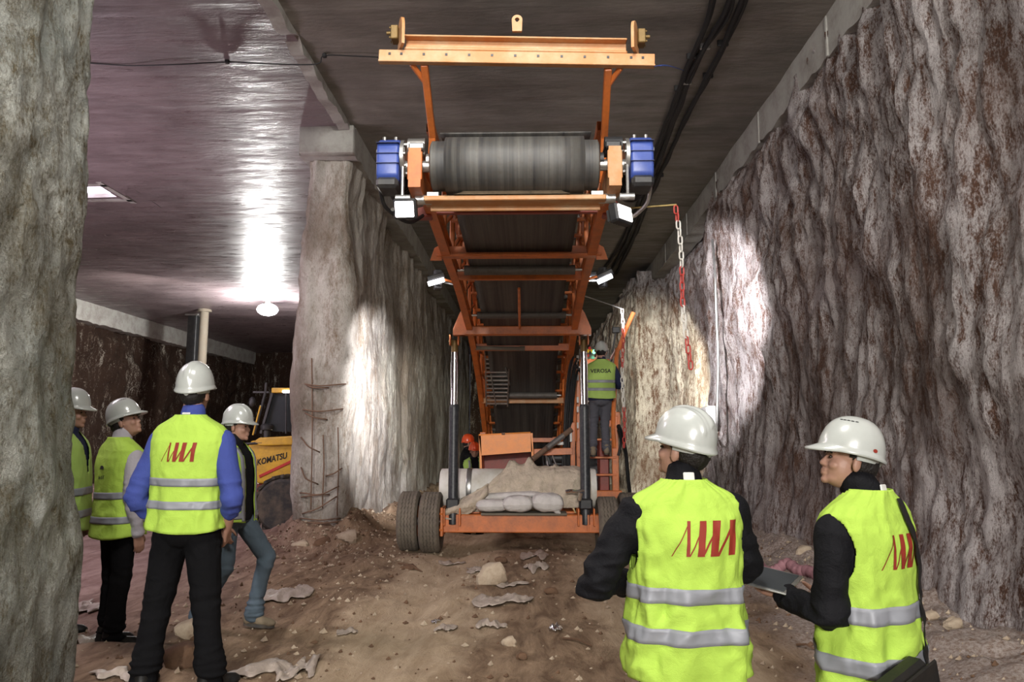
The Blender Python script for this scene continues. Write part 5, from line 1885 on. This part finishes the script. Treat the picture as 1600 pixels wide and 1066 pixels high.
def person(loc, H, rz, label, name='person', head=(0, 0), headpos=(0, 0), top='blackjacket', arms=None, legs=None, trousers='blackcloth', shoes='leather', vest='hivis',
           vest_kw=None, logo=None, logo_at=(0, 1.30, .12), style='ridge', vents=False, sticker=False, hmat='helmet', wide=1.0, lean=(0, 0), sleeve_r=1.0, sleeve_to=1.0,
           bands=((1.03, 1.085), (.875, .93)), open_front=False, voxel=.008, hat_tag=None, collar=True, group=None, leg_r=1.0, fold=1.0, sl_mat=None, hz=0.0, hairlen=0.0):
    s = H / 1.75
    root = thing(name, loc, label, 'person', group, rz, world=False)
    root.scale = (s * wide, s * wide, s)
    lx, ly = lean
    def LN(p):
        t = max(0, p.z - .95)
        return V((p.x + lx * t, p.y + ly * t, p.z))
    arms = arms or {}
    legs = legs or {}
    J = {}
    for sd, sx in (('L', -1), ('R', 1)):
        a = arms.get(sd, {})
        J[sd] = dict(sh=V(a.get('sh', (sx * .178, -.012, 1.385))), el=V(a.get('el', (sx * .235, -.03, 1.10))), wr=V(a.get('wr', (sx * .245, .05, .86))),
                     hd=V(a.get('hd', (0, .15, -1))), hn=V(a.get('hn', (-sx, 0, 0))), ht=V(a.get('ht', (0, 1, 0))), curl=a.get('curl', .45))
        l = legs.get(sd, {})
        J[sd].update(hip=V(l.get('hip', (sx * .088, 0, .90))), kn=V(l.get('kn', (sx * .105, .015, .50))), an=V(l.get('an', (sx * .12, -.02, .09))), ft=radians(l.get('ft', -sx * 12)), fp=l.get('fp', 0))
    hp = V((headpos[0], headpos[1] + .005, 1.625 + hz))
    HM = Matrix.Translation(LN(hp)) @ Matrix.Rotation(radians(head[0]), 4, 'Z') @ Matrix.Rotation(radians(head[1]), 4, 'X')
    # ---- body: one continuous surface
    b = MB()
    def hb(fn, *a, **k):
        m = MB(); getattr(m, fn)(*a, **k)
        b.add([HM @ p for p in m.v], m.f)
    hb('ell', (0, -.012, .035), (.073, .093, .082))
    hb('ell', (0, .026, -.028), (.060, .066, .086))
    hb('ell', (0, .040, -.074), (.046, .046, .035))
    hb('ell', (0, .080, -.090), (.021, .016, .018), nu=10, nv=8)
    hb('caps', (0, .084, .012), (0, .102, -.024), .0085, .0115, 10)
    for sx in (-1, 1):
        hb('ell', (sx * .010, .095, -.029), (.008, .010, .007), nu=10, nv=8)
        hb('ell', (sx * .034, .062, -.026), (.026, .026, .024), nu=10, nv=8)
        hb('ell', (sx * .075, -.008, -.006), (.011, .019, .032), Matrix.Rotation(sx * -.35, 3, 'Z'), nu=12, nv=10)
    hb('caps', (-.036, .078, .026), (.036, .078, .026), .0125, .0125, 10)
    hb('ell', (0, .092, -.052), (.023, .011, .007), nu=10, nv=8)
    hb('ell', (0, .091, -.065), (.021, .011, .008), nu=10, nv=8)
    nb = V((0, -.028, 1.47))
    b.caps(V(HM @ V((0, -.02, -.05))), LN(nb), .057, .064)
    core = Torso(.78, .8, 0)
    rows = [[LN(core.pt(2 * pi * i / 28, z)) for i in range(28)] for z in (.92, 1.0, 1.1, 1.2, 1.3, 1.38, 1.43, 1.465, 1.49, 1.51)]
    b.grid(rows, True); b.add(rows[0], [list(range(28))]); b.add(rows[-1], [list(range(28))])
    b.ell((0, .0, .90), (.145, .10, .12))
    for sd in 'LR':
        j = J[sd]
        sh, el, wr = LN(j['sh']), LN(j['el']), LN(j['wr'])
        b.caps(sh, el, .050, .041); b.caps(el, wr, .041, .027)
        b.caps(wr, wr + j['hd'].normalized() * .02, .027, .022)
        hand(b, wr + j['hd'].normalized() * .012, j['hd'], j['hn'], j['ht'], j['curl'], 1.0)
        b.caps(j['hip'], j['kn'], .083, .055); b.caps(j['kn'], j['an'], .055, .036)
        R = Matrix.Rotation(j['ft'], 3, 'Z') @ Matrix.Rotation(j['fp'], 3, 'X')
        b.caps(j['an'] + R @ V((0, -.03, -.05)), j['an'] + R @ V((0, .14, -.062)), .030, .024)
        b.caps(j['an'], j['an'] + R @ V((0, .05, -.045)), .036, .034)
    body = finish('body', b, 'skin', root, max(.0055, voxel * .72), 2)
    for sx in (-1, 1):
        m = MB(); m.ell(HM @ V((sx * .031, .0825, .006)), (.0085, .0075, .006), nu=10, nv=8); obj('eye', m, 'eye', root, 180)
        m = MB(); m.tube([HM @ V((sx * .016, .0925, .024)), HM @ V((sx * .032, .0925, .028)), HM @ V((sx * .046, .084, .022))], .0035, 6); obj('eyebrow', m, 'hair', root, 180)
    # ---- hair: cap round the back and sides
    m = MB(); m.ell((0, 0, 0), (1, 1, 1), nu=48, nv=30)
    keep = []
    for i, p in enumerate(m.v):
        q_ = V((p.x * .079, p.y * .099 - .014, p.z * .090 + .028 - (.02 + hairlen) * max(0, -p.y) * (1 if p.z < 0 else 0)))
        q_ += p * .004 * noise.noise(p * 9)
        m.v[i] = q_
    fs = []
    for f in m.f:
        c = sum((m.v[i] for i in f), V()) / len(f)
        front = c.y > .018 + .15 * (c.z - .02)
        sideburn = abs(c.x) > .06 and -.02 < c.y < .035 and c.z > -.012
        low = c.z < -.045 - hairlen - .35 * max(0, -c.y - .03)
        ear = abs(c.x) > .062 and -.03 < c.y < .012 and c.z < .012
        if front or low or ear or (c.z < -.01 and c.y > -.02):
            continue
        fs.append(f)
    m.f = fs; m.m = [0] * len(fs)
    m.v = [HM @ p for p in m.v]
    ho = obj('hair', m, 'hair', root, 180, fix=False)
    md = ho.modifiers.new('t', 'SOLIDIFY'); md.thickness = .006
    helmet(root, HM, hmat, style, vents, sticker)
    # ---- trousers
    t = MB()
    t.ell((0, -.008, .90), (.178, .130, .115)); t.ell((0, -.045, .875), (.15, .095, .10))
    rows = [[V((a * cos(2 * pi * i / 24), bb * sin(2 * pi * i / 24) - .005, z)) for i in range(24)] for z, a, bb in ((.86, .18, .13), (.96, .172, .125), (1.04, .165, .12))]
    t.grid(rows, True); t.add(rows[0], [list(range(24))]); t.add(rows[-1], [list(range(24))])
    for sd in 'LR':
        j = J[sd]
        t.caps(j['hip'], j['kn'], .098 * leg_r, .075 * leg_r)
        mid = j['kn'].lerp(j['an'], .4) + V((0, -.008, 0))
        t.caps(j['kn'], mid, .075 * leg_r, .068 * leg_r)
        hem = j['an'] + (j['kn'] - j['an']).normalized() * -.0
        t.caps(mid, hem, .068 * leg_r, .070 * leg_r)
        t.ell(j['an'] + V((0, .015, -.0)), (.062 * leg_r, .072 * leg_r, .03))
    ks = [(J[k]['kn'], J[k]['an']) for k in 'LR']
    sd0 = (hash(label) % 97) * 0 + len(label)
    def tf(p):
        f = .004 * noise.noise(V((p.x * 9, p.y * 9, p.z * 5 + sd0)))
        for kn, an in ks:
            dd = (p - kn).length
            f += .007 * exp(-(dd / .14) ** 2) * (1 - 3 * abs(noise.noise(V((p.x * 5 + sd0, p.y * 5, p.z * 17)))))
            dd = abs(p.z - an.z - .05)
            f += .008 * exp(-(dd / .10) ** 2) * (1 - 3 * abs(noise.noise(V((p.x * 4, p.y * 4 + sd0, p.z * 20)))))
        f += .005 * exp(-((p.z - .80) / .10) ** 2) * (1 - 3 * abs(noise.noise(V((p.x * 4 + sd0, p.y * 9, (p.z + abs(p.x)) * 14)))))
        return f * fold
    finish('trousers', t, trousers, root, max(voxel, .008), 4, tf)
    # ---- shoes
    for sd in 'LR':
        j = J[sd]
        R = Matrix.Rotation(j['ft'], 3, 'Z') @ Matrix.Rotation(j['fp'], 3, 'X')
        c = j['an'] + V((0, 0, -.09))
        c2 = j['an']
        sm_ = MB()
        P_ = lambda x, y, z: c2 + R @ V((x, y, z - .09))
        sm_.caps(P_(0, -.045, .055), P_(0, .05, .062), .040, .044)
        sm_.caps(P_(0, .05, .048), P_(0, .155, .036), .043, .033)
        sm_.ell(P_(0, .14, .034), (.044, .06, .030), R)
        sm_.caps(P_(0, -.04, .05), P_(0, -.025, .12), .042, .048)
        so = finish('shoe', sm_, shoes, root, .008, 2)
        k = MB()
        out = []
        for i in range(20):
            a = 2 * pi * i / 20
            y = .055 + .135 * sin(a); x = (.040 + .010 * sstep(.02, .12, y)) * cos(a)
            out.append((x, y))
        vs = [P_(x, y, .001) for x, y in out] + [P_(x, y, .026) for x, y in out]
        k.add(vs, [list(range(20))[::-1], list(range(20, 40))] + [(i, (i + 1) % 20, 20 + (i + 1) % 20, 20 + i) for i in range(20)])
        obj('sole', k, 'rubber', so)
    # ---- jacket / shirt with sleeves
    g = MB()
    jt = Torso(.945, .8, .0)
    rows = [[LN(jt.pt(2 * pi * i / 36, z)) for i in range(36)] for z in (.87, .94, 1.0, 1.1, 1.2, 1.3, 1.37, 1.42, 1.45, 1.475, 1.5)]
    g.grid(rows, True); g.add(rows[0], [list(range(36))]); g.add(rows[-1], [list(range(36))])
    if collar:
        g.caps(LN(V((0, -.022, 1.47))), LN(V((headpos[0] * .4, headpos[1] * .4 - .012, 1.535))), .076, .069)
    for sd in 'LR':
        j = J[sd]
        sh, el, wr = LN(j['sh']), LN(j['el']), LN(j['wr'])
        k = sleeve_r
        g.caps(sh, el, .066 * k, .056 * k)
        e = el.lerp(wr, sleeve_to)
        g.caps(el, e, .056 * k, lerp(.056, .040, sleeve_to) * k)
        # bunched cloth inside the elbow and at the cuff
        for u in (.15, .35):
            g.ell(sh.lerp(el, 1 - u * .5), (.058 * k,) * 3, nu=12, nv=8)
        g.ell(e, (.045 * k,) * 3, nu=12, nv=8)
    els = [LN(J[k]['el']) for k in 'LR']
    ws = [LN(J[k]['el']).lerp(LN(J[k]['wr']), sleeve_to) for k in 'LR']
    def gf(p):
        f = .005 * noise.noise(V((p.x * 8 + sd0, p.y * 8, p.z * 8)))
        for e in els:
            f += .010 * exp(-((p - e).length / .13) ** 2) * (1 - 3.2 * abs(noise.noise(V((p.x * 6 + sd0, p.y * 6, p.z * 18)))))
        for e in ws:
            f += .005 * exp(-((p - e).length / .10) ** 2) * (1 - 3.2 * abs(noise.noise(V((p.x * 14 + sd0, p.y * 14, p.z * 22)))))
        f += .004 * (1 - 3 * abs(noise.noise(V((p.x * 5, p.y * 5 + sd0, p.z * 8 + p.x * 6)))))
        return f * fold
    gname = 'shirt' if 'shirt' in top else 'jacket'
    finish(gname, g, top, root, voxel, 3, gf)
    if hat_tag:
        m = MB(); c = LN(V((0, -.094, 1.525))); m.box(c, hat_tag, Matrix.Rotation(-.15, 3, 'X'), .004); obj('collar_label', m, 'white', root)
    # ---- vest
    if vest:
        vk = dict(grow=1.03, hem=.78, amp=.008, seed=sd0 * .37, flare=1.04)
        vk.update(vest_kw or {})
        T = Torso(**vk)
        na = 176
        zs = []
        z = T.hem
        while z < 1.515:
            zs.append(z); z += .009 if z > 1.15 else .014
        zs.append(1.518)
        m = MB()
        rows = [[T.pt(2 * pi * i / na, z + (.012 * sin(2 * pi * i / na * 2 + 1) * sstep(T.hem + .1, T.hem, z))) for i in range(na)] for z in zs]
        m.grid(rows, True)
        def cut(c):
            if abs(c.x) > .12 and ((c.z - 1.285) / .125) ** 2 + ((c.y + .012) / .072) ** 2 < 1:
                return True
            if c.y > 0 and c.z > 1.18 and abs(c.x) < (c.z - 1.18) * .26 + .004:
                return True
            if open_front and c.y > 0 and abs(c.x) < .075:
                return True
            return False
        def filt(m):
            fs = [f for f in m.f if not cut(sum((m.v[i] for i in f), V()) / len(f))]
            m.f = fs; m.m = [0] * len(fs)
            for i, p in enumerate(m.v):
                if abs(p.x) > .12:
                    u, v_ = (p.z - 1.285) / .125, (p.y + .012) / .072
                    r_ = sqrt(u * u + v_ * v_)
                    if .80 < r_ < 1.02:
                        m.v[i] = V((p.x, -.012 + .072 * v_ / r_, 1.285 + .125 * u / r_))
        filt(m)
        bvh = BVHTree.FromPolygons(m.v, m.f)
        def onback(x, z, o_=.0075):
            h = bvh.ray_cast(V((x, -1, z)), V((0, 1, 0)))
            return (h[0] if h[0] is not None else T.back(x, z, 0)) + V((0, -o_, 0))
        T.back = lambda x, z, o_=0: onback(x, z)
        m.v = [LN(p) for p in m.v]
        vo = obj('vest', m, vest, root, 180, fix=False)
        md = vo.modifiers.new('t', 'SOLIDIFY'); md.thickness = .004; md.offset = 1
        for z0, z1 in bands:
            m = MB()
            rows = []
            for k in range(5):
                rows.append([T.pt(2 * pi * i / na, lerp(z0, z1, k / 4) + .006 * sin(2 * pi * i / na + sd0), .0062) for i in range(na)])
            m.grid(rows, True); filt(m); m.v = [LN(p) for p in m.v]
            bo = obj('reflective_band', m, 'band', vo, 180, fix=False)
            md = bo.modifiers.new('t', 'SOLIDIFY'); md.thickness = .002; md.offset = 1
        if open_front:
            for sx in (-1, 1):
                m = MB(); rows = []
                for k in range(40):
                    z = lerp(T.hem + .01, 1.46, k / 39)
                    row = []
                    for u in (0, .5, 1):
                        xx = sx * (.085 + .04 * u)
                        a_, b_ = T.dims(z)
                        c_ = min(1, abs(xx / a_) ** (2.45 / 2))
                        th = math.acos(c_) if sx > 0 else pi - math.acos(c_)
                        row.append(LN(T.pt(th, z, .007)))
                    rows.append(row)
                m.grid(rows)
                bo = obj('reflective_band', m, 'band', vo, 180, fix=False)
                md = bo.modifiers.new('t', 'SOLIDIFY'); md.thickness = .002
        lx0, lz0, lh = logo_at
        if logo == 'zigzag':
            m = MB()
            for k, P in enumerate(zigzag_logo(1)):
                vs, fs = strip_mesh([(lx0 + a * lh * .92, lz0 + b_ * lh) for a, b_ in P], T, .0105 + k * .0002)
                m.add([LN(p) for p in vs], fs)
            obj('printed_emblem', m, 'logo', vo, 0, fix=False)
        elif logo == 'arcs':
            m = MB()
            for r_, a0, a1 in ((.034, 25, 150), (.024, 30, 140), (.042, 40, 120)):
                pts = []
                for i in range(11):
                    a = radians(lerp(a0, a1, i / 10)); pts.append((lx0 + r_ * cos(a), lz0 + r_ * .9 * sin(a)))
                wd = .0045
                for i in range(10):
                    p0, p1 = pts[i], pts[i + 1]
                    q_ = [(p0[0], p0[1] - wd), (p1[0], p1[1] - wd), (p1[0], p1[1] + wd), (p0[0], p0[1] + wd)]
                    m.add([LN(T.back(a, b_, .0105)) for a, b_ in q_], [(0, 1, 2, 3)])
            obj('printed_emblem', m, 'print', vo, 0, fix=False)
            vs, fs = text_mesh('adif', .04, .0006)
            m = MB(); m.add([LN(T.back(lx0 + v_.x * 1.3, lz0 - .055 + v_.y, .0105)) for v_ in vs], fs)
            obj('lettering', m, 'print', vo, 0, fix=False)
        elif logo:
            vs, fs = text_mesh(logo, lh, .0022)
            m = MB(); m.add([LN(T.back(lx0 + v_.x, lz0 + v_.y - lh / 3, .0105)) for v_ in vs], fs)
            obj('lettering', m, 'print', vo, 0, fix=False)
        root['_v'] = 1
        del root['_v']
        return root, T, LN, HM
    return root, None, LN, HM

def at(pxx, D, dz=0, pxy=700):
    p = px(pxx, pxy, D)
    return V((p.x, D, gz(p.x, D) + dz))

# 1: near man, seen from behind, looking left
p1 = at(1064, 2.98)
p1.z = -.115
person(p1, 1.665, radians(8), 'man in yellow-green vest seen from behind, black jacket elbow stuck out, ridged white helmet',
       fold=1.7, head=(40, 13), headpos=(.015, .0), top='blackjacket', sleeve_r=1.22, wide=1.04,
       arms={'L': dict(sh=(-.19, -.01, 1.37), el=(-.36, .02, 1.10), wr=(-.20, .22, 1.06), hd=(1, .5, .1), hn=(0, 0, -1), ht=(0, 1, .2), curl=.7),
             'R': dict(sh=(.185, -.01, 1.38), el=(.255, .03, 1.15), wr=(.10, .26, 1.10), hd=(-1, .4, .1), hn=(0, 0, -1), ht=(0, 1, .2), curl=.7)},
       trousers='navy', logo='zigzag', logo_at=(.035, 1.295, .135), style='ridge', vest_kw=dict(hem=.74, amp=.021, flare=1.05, seed=2.2),
       bands=((1.04, 1.10), (.89, .95)), voxel=.007, hat_tag=(.045, .008, .045), lean=(.0, .02), hz=.0, hairlen=.01)

# 2: right man with tablet, seen three-quarter from behind, face in profile to the left
p2 = at(1341, 2.95)
p2.z = -.125
RZ2 = radians(36)
r2, T2, LN2, HM2 = person(p2, 1.635, RZ2, 'man in yellow-green vest and black jacket holding a tablet, white helmet, face in profile',
       fold=1.7, head=(48, 13), headpos=(-.015, .03), top='blackjacket', sleeve_r=1.12, wide=1.03,
       arms={'L': dict(sh=(-.185, .0, 1.36), el=(-.235, .02, 1.03), wr=(-.165, .255, 1.06), hd=(.12, 1, .02), hn=(0, 0, 1), ht=(1, .3, .0), curl=.22),
             'R': dict(sh=(.18, -.01, 1.37), el=(.235, .06, 1.10), wr=(.12, .25, 1.0), hd=(-.5, 1, .0), hn=(0, 0, 1), ht=(0, 1, .2), curl=.6)},
       trousers='blackcloth', logo='zigzag', logo_at=(.0, 1.285, .13), style='smooth', vents=True, sticker=True, vest_kw=dict(hem=.66, amp=.016, flare=1.03, seed=5.2),
       bands=((1.02, 1.085), (.83, .895)), voxel=.007, hat_tag=(.04, .008, .03), hairlen=.012)
def loc2(p, root=r2):
    bpy.context.view_layer.update()
    return root.matrix_world @ V(p)
# tablet lying in the left hand
tb = loc2((-.165, .35, 1.118))
tt = thing('tablet', tb, 'thin tablet with pale back held by the man in the leather jacket', 'tablet')
R = Matrix.Rotation(RZ2 + .25, 3, 'Z') @ Matrix.Rotation(radians(7), 3, 'X') @ Matrix.Rotation(radians(-14), 3, 'Y')
mb = MB(); mb.box(tb, (.185, .24, .009), R, .004); obj('tablet_case', mb, 'steel', tt)
mb = MB(); mb.box(tb + R @ V((0, 0, .0055)), (.16, .21, .002), R); obj('screen', mb, 'glass', tt)
# shoulder bag, strap across the back
bl = loc2((-.20, -.21, .85))
bag = thing('shoulder_bag', bl, 'black shoulder bag low on the back of the man holding the tablet', 'bag')
mb = MB(); R = Matrix.Rotation(RZ2 + .0, 3, 'Z') @ Matrix.Rotation(radians(-12), 3, 'Y')
mb.box(loc2((-.20, -.212, .75)), (.36, .10, .24), R, .03); bo = obj('bag_body', mb, 'leather', bag)
mb = MB(); mb.box(loc2((-.20, -.269, .785)), (.35, .012, .17), R, .006); obj('bag_flap', mb, 'leather', bo)
mb = MB(); rows = []
for k in range(50):
    t = k / 49
    z = lerp(1.485, .82, t)
    x = lerp(.045, .098, sstep(0, .5, t)) + .01 * t
    row = []
    for u in (-.017, .017):
        for oo in (.008, .012):
            row.append(loc2(LN2(T2.back(x + u, z) - V((0, oo, 0)))))
    rows.append([row[0], row[1], row[3], row[2]])
mb.grid(rows, True); obj('strap', mb, 'leather', bag)

# 3: tall man in the middle left, back to us
p3 = at(300, 4.50)
person(p3, 1.86, radians(-2), 'tall man with blue rolled sleeves and black trousers seen from behind, legs apart',
       head=(2, 8), top='blueshirt', sleeve_r=1.08, sleeve_to=.42, wide=.95,
       arms={'L': dict(sh=(-.195, -.01, 1.365), el=(-.295, -.07, 1.05), wr=(-.20, .08, .90), hd=(.3, .7, -.8), hn=(1, 0, 0), ht=(0, 1, .2), curl=.2),
             'R': dict(sh=(.195, -.01, 1.365), el=(.295, -.07, 1.05), wr=(.22, .05, .88), hd=(-.3, .7, -.8), hn=(-1, 0, 0), ht=(0, 1, .2), curl=.2)},
       legs={'L': dict(kn=(-.155, .01, .49), an=(-.20, -.02, .09)), 'R': dict(kn=(.13, .01, .49), an=(.19, -.01, .09), ft=-30)},
       trousers='blackcloth', leg_r=1.12, logo='zigzag', logo_at=(.0, 1.31, .105), style='crest', vest_kw=dict(hem=.875, amp=.012, seed=8.1),
       bands=((1.125, 1.17), (1.0, 1.045)), voxel=.008, hat_tag=(.05, .006, .012), hz=.01)

# 4: man looking up to the right, back three-quarter
p4 = at(193, 5.38)
person(p4, 1.70, radians(-34), 'man with pale grey sleeve and black trousers looking up to the right, vented white helmet',
       head=(-52, 22), top='greyshirt', sleeve_r=1.05, wide=.97,
       arms={'R': dict(sh=(.19, -.01, 1.365), el=(.235, -.03, 1.08), wr=(.225, .03, .83), hd=(-.05, .25, -1), hn=(-1, 0, 0), ht=(0, 1, 0), curl=.4),
             'L': dict(sh=(-.185, .0, 1.37), el=(-.22, .04, 1.1), wr=(-.10, .22, 1.0), hd=(.7, .6, 0), hn=(0, 0, -1), ht=(0, 1, 0))},
       legs={'L': dict(kn=(-.07, .02, .5), an=(-.06, .0, .09), ft=-4), 'R': dict(kn=(.09, .0, .5), an=(.09, -.03, .09), ft=-14)},
       trousers='blackcloth', leg_r=.98, shoes='leather', logo='arcs', logo_at=(.02, 1.27, .1), style='smooth', vents=True, vest_kw=dict(hem=.795, amp=.009, seed=3.3, belly=.5),
       bands=((1.07, 1.12), (.895, .945)), voxel=.009, hairlen=.02)

# 5: man half hidden by the near pillar
p5 = at(108, 5.6)
person(p5, 1.80, radians(-78), 'man in grey trousers half hidden behind the near rock pillar, facing right',
       head=(-6, 0), top='navy', sleeve_r=1.0, wide=.95, trousers='greytrouser', leg_r=.95, style='smooth', vest='hivis_old', vest_kw=dict(hem=.78, amp=.009, seed=6.3),
       bands=((1.03, 1.085), (.87, .925)), voxel=.009, hairlen=.01)

# 6: walking man in jeans beyond the tall one
p6 = at(369, 5.85)
person(p6, 1.665, radians(-98), 'man in grey-blue jeans and dark jacket under open vest, partly behind the tall man',
       head=(6, 0), top='blackjacket', sleeve_r=1.08, wide=.98, trousers='jeans', shoes='tanshoe', leg_r=.95, style='ridge', vest_kw=dict(hem=.86, amp=.008, seed=1.3), open_front=True,
       arms={'L': dict(el=(-.23, -.02, 1.1), wr=(-.22, .06, .86)), 'R': dict(el=(.23, -.02, 1.1), wr=(.22, .06, .86))},
       legs={'L': dict(hip=(-.085, .02, .90), kn=(-.12, .26, .56), an=(-.10, .17, .10), ft=4, fp=-.05), 'R': dict(kn=(.09, .0, .50), an=(.09, -.22, .11), ft=-6)},
       bands=((.885, .935),), voxel=.009)

# 7: operator on the ladder
p7 = V((px(938, 600, 11.05).x, 11.05, zz(715, 11.35) + .02))
r7, _, _, _ = person(p7, 1.67, radians(-3), 'worker in faded green vest standing on the ladder rung at the control panel',
       head=(-8, -8), top='navy', trousers='greytrouser', shoes='tanshoe', style='crest', vest='hivis_old', logo='VEROSA', logo_at=(-.01, 1.325, .085), wide=1.02,
       vest_kw=dict(hem=.90, amp=.008, seed=4.4, grow=1.05, flare=1.02), bands=((1.145, 1.19), (1.02, 1.065)), lean=(.04, .12), leg_r=.92,
       arms={'L': dict(el=(-.26, .02, 1.12), wr=(-.18, .26, 1.12), hd=(.1, 1, .2), hn=(0, 0, -1), ht=(1, 0, 0)), 'R': dict(el=(.30, -.02, 1.10), wr=(.20, .22, 1.12), hd=(-.1, 1, .2), hn=(0, 0, -1), ht=(-1, 0, 0))},
       legs={'L': dict(kn=(-.11, .03, .52), an=(-.13, -.02, .09), ft=6), 'R': dict(kn=(.06, .06, .52), an=(.08, .0, .12), ft=-4)}, voxel=.011)

# 8, 9: two helpers with orange-red helmets beyond the machine
for x, y, D, rz, lab in ((731, 684, 13.6, -70, 'helper in dark jacket with orange-red helmet turned away behind the machine'), (741, 696, 13.2, -165, 'helper with orange-red helmet whose face shows beside the orange hood')):
    t = px(x, y - 4, D)
    H = 1.62
    person(V((t.x, D, t.z - H - .04)), H, radians(rz), lab, top='blackjacket', vest='hivis_old' if rz == -165 else None, trousers='blackcloth', hmat='helmet_r', style='smooth', voxel=.012,
           vest_kw=dict(hem=.8), open_front=True)
